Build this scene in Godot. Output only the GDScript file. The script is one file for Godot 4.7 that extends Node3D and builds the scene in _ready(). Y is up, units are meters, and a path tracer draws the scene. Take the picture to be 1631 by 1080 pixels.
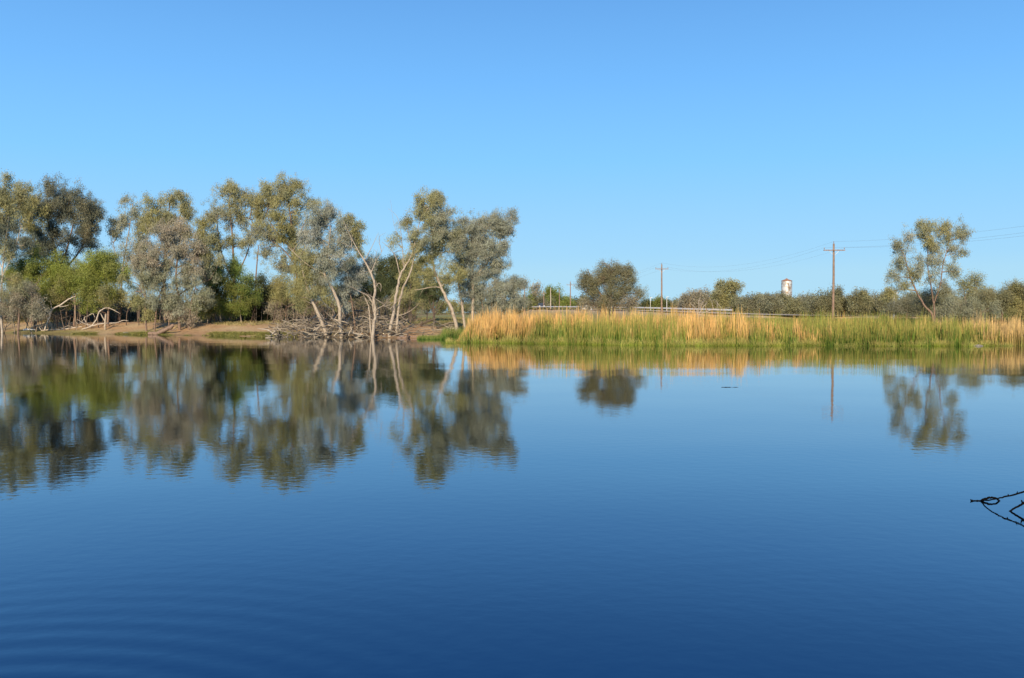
extends Node3D

# A still lake in dry country: far bank with river gums on the left, a bed of bulrushes on the right, a road and power line beyond.
# Sizes are metres. The lens of the photograph has a focal length of LENS of its pixels; «spot» turns a bearing measured in the photograph and a distance into a place.
const LENS := 1412.0
const EYE := 2.0
const PITCH := 0.02974

var rng := RandomNumberGenerator.new()
var bumps := FastNoiseLite.new()
var patches := FastNoiseLite.new()
var M := {}
var spray := {}
var taken := {}
var palette := {}


# ---------------------------------------------------------------- shapes
class Shape:
	var v := PackedVector3Array()
	var n := PackedVector3Array()
	var c := PackedColorArray()
	var idx := PackedInt32Array()
	var smooth := true

	func tube(pts: PackedVector3Array, rad: PackedFloat32Array, sides: int, col := Color.WHITE, lump := 0.0, r: RandomNumberGenerator = null) -> void:
		var first := v.size()
		var count := pts.size()
		var dir := (pts[1] - pts[0]).normalized()
		var u := dir.cross(Vector3(0.31, 0.2, 0.93)).normalized()
		for i in count:
			var d2: Vector3 = (pts[mini(i + 1, count - 1)] - pts[maxi(i - 1, 0)]).normalized()
			u = (u - d2 * u.dot(d2)).normalized()
			var w := d2.cross(u)
			for j in sides:
				var a := TAU * j / sides
				var o := u * cos(a) + w * sin(a)
				var k := rad[i]
				if lump > 0.0:
					k *= 1.0 + r.randf_range(-lump, lump)
				v.append(pts[i] + o * k)
				n.append(o)
				c.append(col)
		for i in count - 1:
			for j in sides:
				var a := first + i * sides + j
				var b := first + i * sides + (j + 1) % sides
				idx.append_array(PackedInt32Array([a, a + sides, b + sides, a, b + sides, b]))
		for end in [0, count - 1]:
			var mid := v.size()
			var out: Vector3 = (pts[0] - pts[1]).normalized() if end == 0 else (pts[count - 1] - pts[count - 2]).normalized()
			v.append(pts[end] + out * rad[end] * 0.4)
			n.append(out)
			c.append(col)
			for j in sides:
				var a: int = first + end * sides + j
				var b: int = first + end * sides + (j + 1) % sides
				if end == 0:
					idx.append_array(PackedInt32Array([mid, a, b]))
				else:
					idx.append_array(PackedInt32Array([mid, b, a]))

	func face(p: Array, col := Color.WHITE) -> void:
		# corners clockwise as seen from outside
		var first := v.size()
		var nn: Vector3 = (p[2] - p[0]).cross(p[1] - p[0]).normalized()
		for q in p:
			v.append(q)
			n.append(nn)
			c.append(col)
		for i in range(1, p.size() - 1):
			idx.append_array(PackedInt32Array([first, first + i, first + i + 1]))

	func prism(at: Basis, o: Vector3, outline: Array, depth: float, col := Color.WHITE) -> void:
		# an outline in the xy plane (clockwise seen from +z), drawn out along -z by depth, both ends closed
		var front := []
		var back := []
		for q in outline:
			front.append(o + at * Vector3(q.x, q.y, depth / 2))
			back.append(o + at * Vector3(q.x, q.y, -depth / 2))
		face(front, col)
		var rev := back.duplicate()
		rev.reverse()
		face(rev, col)
		for i in front.size():
			var j := (i + 1) % front.size()
			face([front[j], front[i], back[i], back[j]], col)

	func box(o: Vector3, s: Vector3, turn := Basis(), bevel := 0.0, col := Color.WHITE) -> void:
		var hx := s.x / 2
		var hy := s.y / 2
		var b := minf(bevel, minf(hx, hy) * 0.6)
		if b <= 0.0:
			prism(turn, o, [Vector2(-hx, -hy), Vector2(-hx, hy), Vector2(hx, hy), Vector2(hx, -hy)], s.z, col)
		else:
			prism(turn, o, [Vector2(-hx, -hy + b), Vector2(-hx, hy - b), Vector2(-hx + b, hy), Vector2(hx - b, hy), Vector2(hx, hy - b), Vector2(hx, -hy + b), Vector2(hx - b, -hy), Vector2(-hx + b, -hy)], s.z, col)

	func lathe(o: Vector3, profile: Array, sides: int, col := Color.WHITE) -> void:
		# profile of (radius, height) from bottom to top
		var first := v.size()
		for i in profile.size():
			var p: Vector2 = profile[i]
			var t: Vector2 = profile[mini(i + 1, profile.size() - 1)] - profile[maxi(i - 1, 0)]
			for j in sides:
				var a := TAU * j / sides
				v.append(o + Vector3(cos(a) * p.x, p.y, -sin(a) * p.x))
				n.append(Vector3(cos(a) * t.y, -t.x, -sin(a) * t.y).normalized())
				c.append(col)
		for i in profile.size() - 1:
			for j in sides:
				var a := first + i * sides + j
				var b := first + i * sides + (j + 1) % sides
				idx.append_array(PackedInt32Array([a, a + sides, b + sides, a, b + sides, b]))

	func mesh() -> ArrayMesh:
		var a := []
		a.resize(Mesh.ARRAY_MAX)
		a[Mesh.ARRAY_VERTEX] = v
		if smooth:
			a[Mesh.ARRAY_NORMAL] = n
		a[Mesh.ARRAY_COLOR] = c
		a[Mesh.ARRAY_INDEX] = idx
		var m := ArrayMesh.new()
		m.add_surface_from_arrays(Mesh.PRIMITIVE_TRIANGLES, a)
		return m


# ---------------------------------------------------------------- naming and placing
func numbered(called: String) -> String:
	var k: int = taken.get(called, 0)
	taken[called] = k + 1
	return called if k == 0 else "%s_%03d" % [called, k]


func tag(o: Node, label: String, category: String, group := "", kind := "") -> Node:
	o.set_meta("label", label)
	o.set_meta("category", category)
	if group:
		o.set_meta("group", group)
	if kind:
		o.set_meta("kind", kind)
	return o


func thing(called: String, label: String, category: String, at := Vector3.ZERO, group := "", kind := "") -> Node3D:
	var o := Node3D.new()
	o.name = numbered(called)
	add_child(o, true)
	o.position = at
	tag(o, label, category, group, kind)
	return o


func part(called: String, m: Mesh, mat: Material, parent: Node, at := Vector3.ZERO, turn := Basis()) -> MeshInstance3D:
	var o := MeshInstance3D.new()
	o.name = called if parent != self else numbered(called)
	o.mesh = m
	o.material_override = mat
	parent.add_child(o, true)
	if parent != self and parent.has_node(NodePath(called)) and o.name != called:
		var k := 1
		while parent.has_node(NodePath("%s_%03d" % [called, k])):
			k += 1
		o.name = "%s_%03d" % [called, k]
	o.transform = Transform3D(turn, at)
	return o


func many(called: String, m: Mesh, mat: Material, parent: Node, where: Array, tint: Array) -> MultiMeshInstance3D:
	var mm := MultiMesh.new()
	mm.transform_format = MultiMesh.TRANSFORM_3D
	mm.use_colors = true
	mm.mesh = m
	mm.instance_count = where.size()
	for i in where.size():
		mm.set_instance_transform(i, where[i])
		mm.set_instance_color(i, tint[i])
	var o := MultiMeshInstance3D.new()
	o.name = called if parent != self else numbered(called)
	o.multimesh = mm
	o.material_override = mat
	parent.add_child(o, true)
	o.set_meta("kind", "stuff")
	return o


func spot(px: float, py: float, d: float) -> Vector3:
	var ray := Vector3((px - 815.5) / LENS, (540.0 - py) / LENS, -1.0).rotated(Vector3.RIGHT, -PITCH)
	return Vector3(0, EYE, 0) + ray * (d / -ray.z)


# ---------------------------------------------------------------- the lie of the land
const SHORE := [[-400, 95], [-75, 95], [-51, 88], [-35, 81.5], [-26, 77], [-19.7, 73], [-14, 72.5], [-10.5, 70.5], [-6, 69], [-3.5, 67], [2, 67], [32, 66], [44, 60], [60, 52], [400, 50]]
const ROAD := [[-6, -330, 3.1], [9.3, -240, 3.0], [17, -200, 2.75], [26, -160, 2.35], [36, -123, 1.75], [47, -116, 1.65], [70, -114, 1.6], [150, -118, 1.5], [400, -130, 1.5]]


func shore(x: float) -> float:
	for i in SHORE.size() - 1:
		if x < SHORE[i + 1][0]:
			return lerpf(SHORE[i][1], SHORE[i + 1][1], clampf((x - SHORE[i][0]) / float(SHORE[i + 1][0] - SHORE[i][0]), 0, 1))
	return 50.0


func road_at(x: float, z: float) -> Vector2:
	# (distance from the road's middle, the road's height there)
	var best := Vector2(1e9, 0)
	for i in ROAD.size() - 1:
		var a := Vector2(ROAD[i][0], ROAD[i][1])
		var b := Vector2(ROAD[i + 1][0], ROAD[i + 1][1])
		var t := clampf((Vector2(x, z) - a).dot(b - a) / (b - a).length_squared(), 0, 1)
		var d := (Vector2(x, z) - a.lerp(b, t)).length()
		if d < best.x:
			best = Vector2(d, lerpf(ROAD[i][2], ROAD[i + 1][2], t))
	return best


func inland(x: float, z: float) -> float:
	var wob := 0.7 * bumps.get_noise_2d(x * 2.2, z * 2.2 + 90.0)
	return maxf(maxf(-z - shore(x) + wob, z + 1.5), absf(x) - 118.0)


func land(x: float, z: float) -> float:
	var i := inland(x, z)
	var h := 0.0
	if i < 0:
		h = maxf(-1.6, i * 0.22) - 0.02
	else:
		var dry := smoothstep(-1.0, -8.0, x)
		h = lerpf(0.4 * smoothstep(0.0, 16.0, i) + 0.45 * smoothstep(14.0, 40.0, i), 0.18 * smoothstep(0.0, 1.0, i) + 0.75 * smoothstep(0.5, 6.5, i) + 0.15 * smoothstep(10.0, 40.0, i), dry)
		h += (0.13 * bumps.get_noise_2d(x * 3.0, z * 3.0) + 0.16 * bumps.get_noise_2d(x, z)) * smoothstep(0.0, 4.0, i)
	if z < -95.0:
		var r := road_at(x, z)
		h = maxf(h, r.y - 0.14 - maxf(0.0, r.x - 4.2) * 0.33)
		if r.x < 4.2:
			h = r.y - 0.14
	return h


func ground_spot(px: float, d: float) -> Vector3:
	var p := spot(px, 500, d)
	p.y = land(p.x, p.z)
	return p


# ---------------------------------------------------------------- materials
func ramp_texture(seed_: int, freq: float, stops: Array, size := 256, oct := 4) -> NoiseTexture2D:
	var f := FastNoiseLite.new()
	f.seed = seed_
	f.frequency = freq
	f.fractal_octaves = oct
	f.noise_type = FastNoiseLite.TYPE_SIMPLEX_SMOOTH
	var g := Gradient.new()
	var off := PackedFloat32Array()
	var col := PackedColorArray()
	for s in stops:
		off.append(s[0])
		col.append(s[1].linear_to_srgb())
	g.offsets = off
	g.colors = col
	var t := NoiseTexture2D.new()
	t.width = size
	t.height = size
	t.seamless = true
	t.noise = f
	t.color_ramp = g
	return t


func normal_texture(seed_: int, freq: float, strength: float, size := 512, oct := 3) -> NoiseTexture2D:
	var f := FastNoiseLite.new()
	f.seed = seed_
	f.frequency = freq
	f.fractal_octaves = oct
	f.noise_type = FastNoiseLite.TYPE_SIMPLEX_SMOOTH
	var t := NoiseTexture2D.new()
	t.width = size
	t.height = size
	t.seamless = true
	t.as_normal_map = true
	t.bump_strength = strength
	t.noise = f
	return t


func plain(col: Color, rough := 0.8, metal := 0.0) -> StandardMaterial3D:
	var m := StandardMaterial3D.new()
	m.albedo_color = col.linear_to_srgb()
	m.roughness = rough
	m.metallic = metal
	return m


func grained(tex: Texture2D, scale: Vector3, rough := 0.85, tinted := false, world_axes := false) -> StandardMaterial3D:
	var m := plain(Color(1, 1, 1), rough)
	m.albedo_texture = tex
	m.uv1_triplanar = true
	m.uv1_world_triplanar = world_axes
	m.uv1_scale = scale
	m.vertex_color_use_as_albedo = tinted
	return m


func make_materials() -> void:
	M.pale_bark = grained(ramp_texture(3, 0.02, [[0.15, Color(0.12, 0.085, 0.06)], [0.35, Color(0.3, 0.23, 0.16)], [0.5, Color(0.38, 0.32, 0.24)], [0.65, Color(0.42, 0.36, 0.28)], [0.8, Color(0.2, 0.155, 0.12)]]), Vector3(1.6, 0.45, 1.6))
	M.brown_bark = grained(ramp_texture(4, 0.03, [[0.2, Color(0.1, 0.065, 0.045)], [0.5, Color(0.2, 0.13, 0.09)], [0.8, Color(0.29, 0.2, 0.14)]]), Vector3(2.2, 0.5, 2.2))
	M.dead_wood = grained(ramp_texture(5, 0.03, [[0.2, Color(0.22, 0.18, 0.14)], [0.5, Color(0.42, 0.36, 0.29)], [0.8, Color(0.56, 0.49, 0.4)]]), Vector3(2.0, 1.2, 2.0))
	M.dark_wood = grained(ramp_texture(6, 0.03, [[0.2, Color(0.05, 0.037, 0.03)], [0.7, Color(0.12, 0.085, 0.06)]]), Vector3(2.0, 1.2, 2.0))
	M.wet_shaded_wood = grained(ramp_texture(7, 0.05, [[0.3, Color(0.002, 0.002, 0.002)], [0.7, Color(0.006, 0.005, 0.0045)]]), Vector3(4, 4, 4), 0.9)  # wet wood, with the shade over the branch put into its near-black
	M.wet_shaded_wood.metallic_specular = 0.12
	M.pole_wood = grained(ramp_texture(8, 0.03, [[0.2, Color(0.15, 0.095, 0.065)], [0.5, Color(0.25, 0.165, 0.115)], [0.8, Color(0.31, 0.225, 0.165)]]), Vector3(2.0, 0.25, 2.0))
	M.brush = grained(ramp_texture(9, 0.05, [[0.3, Color(0.75, 0.72, 0.7)], [0.7, Color(1, 1, 1)]]), Vector3(2, 2, 2), 0.9, true)
	M.leaf = plain(Color(1, 1, 1), 0.62)
	M.leaf.vertex_color_use_as_albedo = true
	M.leaf.backlight_enabled = true
	M.leaf.backlight = Color(0.5, 0.5, 0.42)
	M.leaf.metallic_specular = 0.35
	M.reed = plain(Color(1, 1, 1), 0.7)
	M.reed.vertex_color_use_as_albedo = true
	M.reed.backlight_enabled = true
	M.reed.backlight = Color(0.35, 0.35, 0.28)
	M.reed.metallic_specular = 0.3
	M.ground = grained(ramp_texture(10, 0.035, [[0.15, Color(0.62, 0.6, 0.58)], [0.5, Color(0.88, 0.87, 0.85)], [0.85, Color(1, 1, 1)]], 512, 6), Vector3(0.22, 0.22, 0.22), 0.95, true, true)
	M.ground.metallic_specular = 0.2
	M.gravel = grained(ramp_texture(11, 0.09, [[0.2, Color(0.36, 0.28, 0.19)], [0.8, Color(0.46, 0.37, 0.26)]]), Vector3(0.6, 0.6, 0.6), 0.9, false, true)
	M.zinc = grained(ramp_texture(12, 0.02, [[0.2, Color(0.5, 0.5, 0.5)], [0.6, Color(0.68, 0.68, 0.67)], [0.85, Color(0.75, 0.75, 0.74)]]), Vector3(0.5, 0.5, 0.5), 0.55)
	M.tank = grained(ramp_texture(13, 0.012, [[0.3, Color(0.3, 0.2, 0.13)], [0.42, Color(0.5, 0.46, 0.4)], [0.55, Color(0.72, 0.7, 0.66)], [0.8, Color(0.78, 0.77, 0.74)]], 256, 4), Vector3(0.14, 0.1, 0.14), 0.4)
	M.tank.metallic = 0.45
	M.rust = grained(ramp_texture(14, 0.03, [[0.2, Color(0.2, 0.09, 0.05)], [0.8, Color(0.4, 0.2, 0.11)]]), Vector3(0.4, 0.4, 0.4), 0.85)
	M.white_paint = grained(ramp_texture(15, 0.02, [[0.2, Color(0.66, 0.66, 0.64)], [0.7, Color(0.8, 0.8, 0.79)]]), Vector3(0.5, 0.5, 0.5), 0.6)
	M.roof_tin = plain(Color(0.5, 0.52, 0.54), 0.45, 0.3)
	M.dark_paint = plain(Color(0.03, 0.035, 0.045), 0.3)
	M.glass = plain(Color(0.05, 0.06, 0.07), 0.08)
	M.rubber = plain(Color(0.02, 0.02, 0.02), 0.9)
	M.lamp = plain(Color(0.8, 0.8, 0.78), 0.15)
	M.porcelain = plain(Color(0.22, 0.17, 0.14), 0.3)
	M.wire = plain(Color(0.3, 0.3, 0.3), 0.5, 0.4)
	M.stone = grained(ramp_texture(16, 0.04, [[0.2, Color(0.14, 0.125, 0.105)], [0.8, Color(0.25, 0.23, 0.2)]]), Vector3(1.5, 1.5, 1.5), 0.9)
	# (usual colour, second colour) of the foliage
	palette.grey = [Color(0.275, 0.285, 0.21), Color(0.245, 0.25, 0.15)]
	palette.silver = [Color(0.275, 0.29, 0.235), Color(0.235, 0.25, 0.18)]
	palette.dusk = [Color(0.2, 0.19, 0.1), Color(0.175, 0.175, 0.11)]
	palette.pale = [Color(0.36, 0.38, 0.33), Color(0.29, 0.305, 0.255)]
	palette.olive = [Color(0.29, 0.265, 0.1), Color(0.24, 0.24, 0.11)]
	palette.mix = [Color(0.27, 0.275, 0.155), Color(0.27, 0.25, 0.1)]
	palette.brown = [Color(0.33, 0.28, 0.205), Color(0.27, 0.265, 0.19)]
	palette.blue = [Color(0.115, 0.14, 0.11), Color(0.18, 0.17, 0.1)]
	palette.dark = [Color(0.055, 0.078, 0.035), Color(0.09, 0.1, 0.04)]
	palette.lime = [Color(0.25, 0.295, 0.055), Color(0.21, 0.225, 0.065)]
	palette.green = [Color(0.15, 0.22, 0.045), Color(0.2, 0.22, 0.055)]
	palette.scrub = [Color(0.21, 0.2, 0.1), Color(0.19, 0.195, 0.12)]
	palette.scrubgrey = [Color(0.215, 0.22, 0.155), Color(0.19, 0.19, 0.115)]


# ---------------------------------------------------------------- plants
func make_sprays() -> void:
	for kind in ["gum", "bush", "far"]:
		var s := Shape.new()
		s.smooth = false
		rng.seed = 77
		var count: int = {"gum": 56, "bush": 74, "far": 84}[kind]
		for i in count:
			var at := Vector3(rng.randfn(0, 0.19), rng.randfn(0, 0.19), rng.randfn(0, 0.19))
			var a := rng.randf() * TAU
			var drop: float = {"gum": rng.randf_range(-1.3, -0.1), "bush": rng.randf_range(-0.6, 1.3), "far": rng.randf_range(-1.0, 1.0)}[kind]
			var dir := Vector3(cos(a) * cos(drop), sin(drop), sin(a) * cos(drop))
			var side := dir.cross(Vector3(rng.randf_range(-1, 1), rng.randf_range(-1, 1), rng.randf_range(-1, 1))).normalized()
			var l: float = {"gum": rng.randf_range(0.1, 0.175), "bush": rng.randf_range(0.07, 0.13), "far": rng.randf_range(0.075, 0.14)}[kind]
			var w: float = l * {"gum": 0.3, "bush": 0.4, "far": 0.55}[kind]
			var bend := Vector3(0, -0.25 * l, 0) if kind == "gum" else Vector3.ZERO
			var tone := rng.randf_range(0.9, 1.08)
			var col := Color(tone, tone, tone * rng.randf_range(0.85, 1.1))
			var mid := at + dir * l * 0.45
			s.face([at, mid + side * w * 0.5, at + dir * l + bend, mid - side * w * 0.5], col)
		spray[kind] = s.mesh()
	# a tuft of reed blades: kinds differ in how far up the blade is still green
	for kind in ["reed_green", "reed_dry", "reed_straw", "fringe", "grass"]:
		var s := Shape.new()
		s.smooth = false
		rng.seed = 99
		for i in (13 if kind.begins_with("reed") else 22):
			var a := rng.randf() * TAU
			var rr: float = sqrt(rng.randf()) * (0.26 if kind != "grass" else 0.2)
			var foot := Vector3(cos(a) * rr, 0, sin(a) * rr)
			var h := rng.randf_range(0.5, 1.0)
			var lean := rng.randf_range(0.02, 0.16) if kind.begins_with("reed") else rng.randf_range(0.1, 0.6)
			var az := rng.randf() * TAU
			var to := Vector3(cos(az), 0, sin(az))
			var w := (0.024 if kind.begins_with("reed") else 0.016) * rng.randf_range(0.7, 1.3)
			if kind == "grass":
				w *= 1.3
			var facing := rng.randf() * TAU
			var side := Vector3(cos(facing), 0, sin(facing))
			var base := Color(0.085, 0.15, 0.025)
			var tip := Color(0.2, 0.23, 0.05)
			var mixd := rng.randf()
			if kind == "reed_dry":
				base = Color(0.075, 0.14, 0.02).lerp(Color(0.36, 0.24, 0.08), mixd * mixd * 0.9)
				tip = Color(0.6, 0.34, 0.12).lerp(Color(0.52, 0.35, 0.14), mixd)
			elif kind == "reed_straw":
				base = Color(0.36, 0.25, 0.09).lerp(Color(0.2, 0.2, 0.04), mixd * mixd)
				tip = Color(0.62, 0.4, 0.17).lerp(Color(0.5, 0.34, 0.15), mixd)
			elif kind == "reed_green":
				base = Color(0.045, 0.115, 0.015).lerp(Color(0.11, 0.17, 0.022), mixd)
				tip = Color(0.1, 0.18, 0.028).lerp(Color(0.46, 0.32, 0.1), mixd * mixd)
			elif kind == "fringe":
				base = Color(0.2, 0.25, 0.035)
				tip = Color(0.34, 0.34, 0.08).lerp(Color(0.45, 0.33, 0.13), mixd)
			else:
				base = Color(1, 1, 1)
				tip = Color(1.1, 1.05, 1)
			var broken: bool = kind == "reed_dry" and rng.randf() < 0.2
			var last := []
			for k in 5:
				var t := k / 4.0
				var p: Vector3 = foot + Vector3(0, h * t * (1.0 - 0.25 * lean * t), 0) + to * lean * t * t
				if broken and k > 2:
					p = foot + Vector3(0, h * (0.55 - 0.12 * (k - 2)), 0) + to * (lean * 0.4 + 0.1 * (k - 2))
				var ww := w * (1.0 - 0.85 * t)
				var cc := base.lerp(tip, smoothstep(0.35, 0.85, t))
				if k > 0:
					var f := s.v.size()
					s.v.append_array(PackedVector3Array([last[0], last[1], p + side * ww, p - side * ww]))
					s.c.append_array(PackedColorArray([last[2], last[2], cc, cc]))
					s.idx.append_array(PackedInt32Array([f, f + 2, f + 1, f, f + 3, f + 2]))
				last = [p - side * ww, p + side * ww, cc]
		spray[kind] = s.mesh()


func smooth_path(raw: Array, steps := 4, wob := 0.35) -> Array:
	# Catmull-Rom through points of (Vector3, radius)
	var pts := PackedVector3Array()
	var rad := PackedFloat32Array()
	for i in raw.size() - 1:
		var a: Vector3 = raw[maxi(i - 1, 0)][0]
		var b: Vector3 = raw[i][0]
		var c: Vector3 = raw[i + 1][0]
		var d: Vector3 = raw[mini(i + 2, raw.size() - 1)][0]
		for k in steps:
			var t := float(k) / steps
			pts.append(b.cubic_interpolate(c, a, d, t))
			rad.append(lerpf(raw[i][1], raw[i + 1][1], t))
	pts.append(raw[-1][0])
	rad.append(raw[-1][1])
	for i in range(1, pts.size() - 1):
		var k := rad[i] * wob
		pts[i] += Vector3(rng.randf_range(-k, k), rng.randf_range(-k, k), rng.randf_range(-k, k))
	return [pts, rad]


func fork(s: Shape, from: Vector3, to: Vector3, r0: float, r1: float, sag := 0.12) -> void:
	var mid := from.lerp(to, 0.5) + Vector3(rng.randfn(0, 0.1), rng.randfn(0, 0.08) + sag, rng.randfn(0, 0.1)) * from.distance_to(to) * 0.6
	var path := smooth_path([[from, r0], [mid, (r0 + r1) / 2], [to, r1]], 2)
	s.tube(path[0], path[1], 4)


# One tree or shrub. stems: lists of [px, py, radius, nearer-or-farther metres]; the first point of the first stem stands on the ground.
# lobes: [px, py, half width, half height, density, colours] in the measure of the photograph at the distance d.
func tree(called: String, label: String, category: String, d: float, bark: String, leaves: String, stems: Array, lobes: Array, group := "", style := "gum", twigs := 0) -> Node3D:
	rng.seed = hash(called + label)
	var k := d / LENS
	var at := ground_spot(stems[0][0][0], d)
	at.y -= 0.12
	if inland(at.x, at.z) < 0:
		at.y = -0.35
	var o := thing(called, label, category, at, group)
	var nodes := PackedVector3Array()
	var sides := 8 if d < 110 else 5
	for si in stems.size():
		var raw := []
		for q in stems[si]:
			var p := spot(q[0], q[1], d + (q[3] if q.size() > 3 else 0.0)) - at
			raw.append([p, q[2] * (0.7 if bark == "pale_bark" else 0.88)])
		if si == 0:
			raw[0][0] = Vector3.ZERO
			raw[0][1] *= 1.12
		elif raw[0][0].y < 0.9:
			var g := ground_spot(stems[si][0][0], d)
			raw[0][0].y = minf(g.y, raw[0][0].y + at.y) - at.y - 0.15
		var path := smooth_path(raw)
		var s := Shape.new()
		s.tube(path[0], path[1], sides, Color.WHITE, 0.07, rng)
		part("trunk" if si == 0 or raw[0][0].y < 0.6 else "limb", s.mesh(), M[bark], o)
		for i in path[0].size():
			if path[0][i].y > 0.6 or d > 110:
				nodes.append(path[0][i])
	var s2 := Shape.new()
	var where := []
	var tint := []
	var size := maxf(0.85, d / 78.0)
	var rc := 0.5 * size * (1.0 if style == "gum" else 1.1)
	for lobe in lobes:
		var c := spot(lobe[0], lobe[1], d + (lobe[6] if lobe.size() > 6 else 0.0)) - at
		var r := Vector3(lobe[2] * k, lobe[3] * k, minf(lobe[2], lobe[3] * 1.3) * k)
		var dens: float = lobe[4] if lobe.size() > 4 else 1.0
		var pal: Array = palette[lobe[5] if lobe.size() > 5 else leaves]
		var core := c - Vector3(0, r.y * 0.35, 0)
		var near := nearest(nodes, core)
		fork(s2, near, core, 0.055 * size, 0.03 * size)
		for i in 4:
			nodes.append(near.lerp(core, (i + 1) / 4.0))
		var count := int(dens * (2.5 if style == "bush" or d > 140 else 1.9) * (r.x * r.y + r.x * r.z + r.y * r.z) / 3.0 / (rc * rc)) + 2
		for i in count:
			var dir := Vector3(rng.randfn(), rng.randfn(), rng.randfn()).normalized()
			var out := pow(rng.randf(), 0.4) * (1.0 if rng.randf() < 0.78 else rng.randf_range(1.0, 1.15))
			var p := c + dir * r * out
			var n := p * 11.0 + at * 3.0
			p += Vector3(bumps.get_noise_3dv(n + Vector3(70, 0, 0)), bumps.get_noise_3dv(n + Vector3(0, 90, 0)), bumps.get_noise_3dv(n)) * r * 0.5
			if style == "gum" and d < 140 and bumps.get_noise_3dv(p * 15.0 / size + at * 5.0) < -0.13:
				continue
			if p.y + at.y < 0.5:
				p.y = 0.5 - at.y + rng.randf() * 0.4
			fork(s2, nearest(nodes, p - Vector3(0, 0.3, 0)), p, 0.026 * size, 0.008 * size)
			var tone := rng.randf_range(0.86, 1.14)
			var base: Color = pal[0].lerp(pal[1], rng.randf())
			for j in int(rng.randf_range(11, 17)):
				var q := p + Vector3(rng.randfn(0, 0.4), rng.randfn(-0.15, 0.5), rng.randfn(0, 0.4)) * rc
				var sc := size * rng.randf_range(0.6, 1.1)
				var tilt := Basis.from_euler(Vector3(rng.randfn(0, 0.35), rng.randf() * TAU, rng.randfn(0, 0.35))).scaled(Vector3(sc, sc, sc))
				where.append(Transform3D(tilt, q))
				var t2 := tone * rng.randf_range(0.88, 1.12)
				tint.append(Color(base.r * t2 * rng.randf_range(0.95, 1.08), base.g * t2, base.b * t2))
		if style == "gum" and d < 140:
			# loose hanging sprays between the clumps
			for i in count * 6:
				var p := c + Vector3(rng.randfn(0, 0.62), rng.randfn(-0.08, 0.62), rng.randfn(0, 0.62)).limit_length(1.22) * r
				if bumps.get_noise_3dv(p * 26.0 / size + at * 5.0) < -0.02 or p.y + at.y < 0.4:
					continue
				var sc := size * rng.randf_range(0.5, 1.0)
				where.append(Transform3D(Basis.from_euler(Vector3(rng.randfn(0, 0.35), rng.randf() * TAU, rng.randfn(0, 0.35))) * Basis.from_scale(Vector3(sc * 0.8, sc * 1.3, sc * 0.8)), p))
				var base: Color = pal[0].lerp(pal[1], rng.randf())
				var t2 := rng.randf_range(0.8, 1.2)
				tint.append(Color(base.r * t2, base.g * t2, base.b * t2))
	for i in twigs:
		var a: Vector3 = nodes[int(nodes.size() * rng.randf_range(0.45, 0.999))]
		var b := a + Vector3(rng.randfn(0, 0.6), rng.randf_range(0.2, 1.3), rng.randfn(0, 0.6))
		fork(s2, a, b, 0.03, 0.008, 0.05)
		for j in 3:
			fork(s2, a.lerp(b, 0.4 + 0.3 * j), b + Vector3(rng.randfn(0, 0.4), rng.randf_range(-0.1, 0.5), rng.randfn(0, 0.4)), 0.012, 0.005, 0.0)
	if s2.v.size():
		part("branches", s2.mesh(), M[bark], o).set_meta("kind", "stuff")
	if where.size():
		many("crown", spray["far" if d > 140 else style], M.leaf, o, where, tint)
	return o


func nearest(nodes: PackedVector3Array, p: Vector3) -> Vector3:
	var best := nodes[0]
	var cost := 1e9
	for q in nodes:
		var e := q.distance_to(p) + maxf(0.0, q.y - p.y) * 1.5
		if e < cost:
			cost = e
			best = q
	return best


# dead wood: lists of [px, py, radius, nearer-or-farther metres]
func deadfall(called: String, label: String, category: String, d: float, wood: String, limbs: Array, group := "", sits := true) -> Node3D:
	rng.seed = hash(label)
	var at := spot(limbs[0][0][0], limbs[0][0][1], d)
	if sits:
		at = ground_spot(limbs[0][0][0], d)
	var o := thing(called, label, category, at, group)
	var lift := Vector3.ZERO
	if sits:
		lift = at - spot(limbs[0][0][0], limbs[0][0][1], d)
	for li in limbs.size():
		var raw := []
		for q in limbs[li]:
			var w: Vector3 = spot(q[0], q[1], d + (q[3] if q.size() > 3 else 0.0)) + lift
			if sits:
				w.y = maxf(w.y, maxf(land(w.x, w.z), 0.0) + q[2] * 0.5)
			raw.append([w - at, q[2] * (0.68 if called == "fallen_branch" else 1.0)])
		var path := smooth_path(raw)
		var s := Shape.new()
		s.tube(path[0], path[1], 6, Color.WHITE, 0.1, rng)
		part("stem" if li == 0 else "branch", s.mesh(), M[wood], o)
	return o


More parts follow.
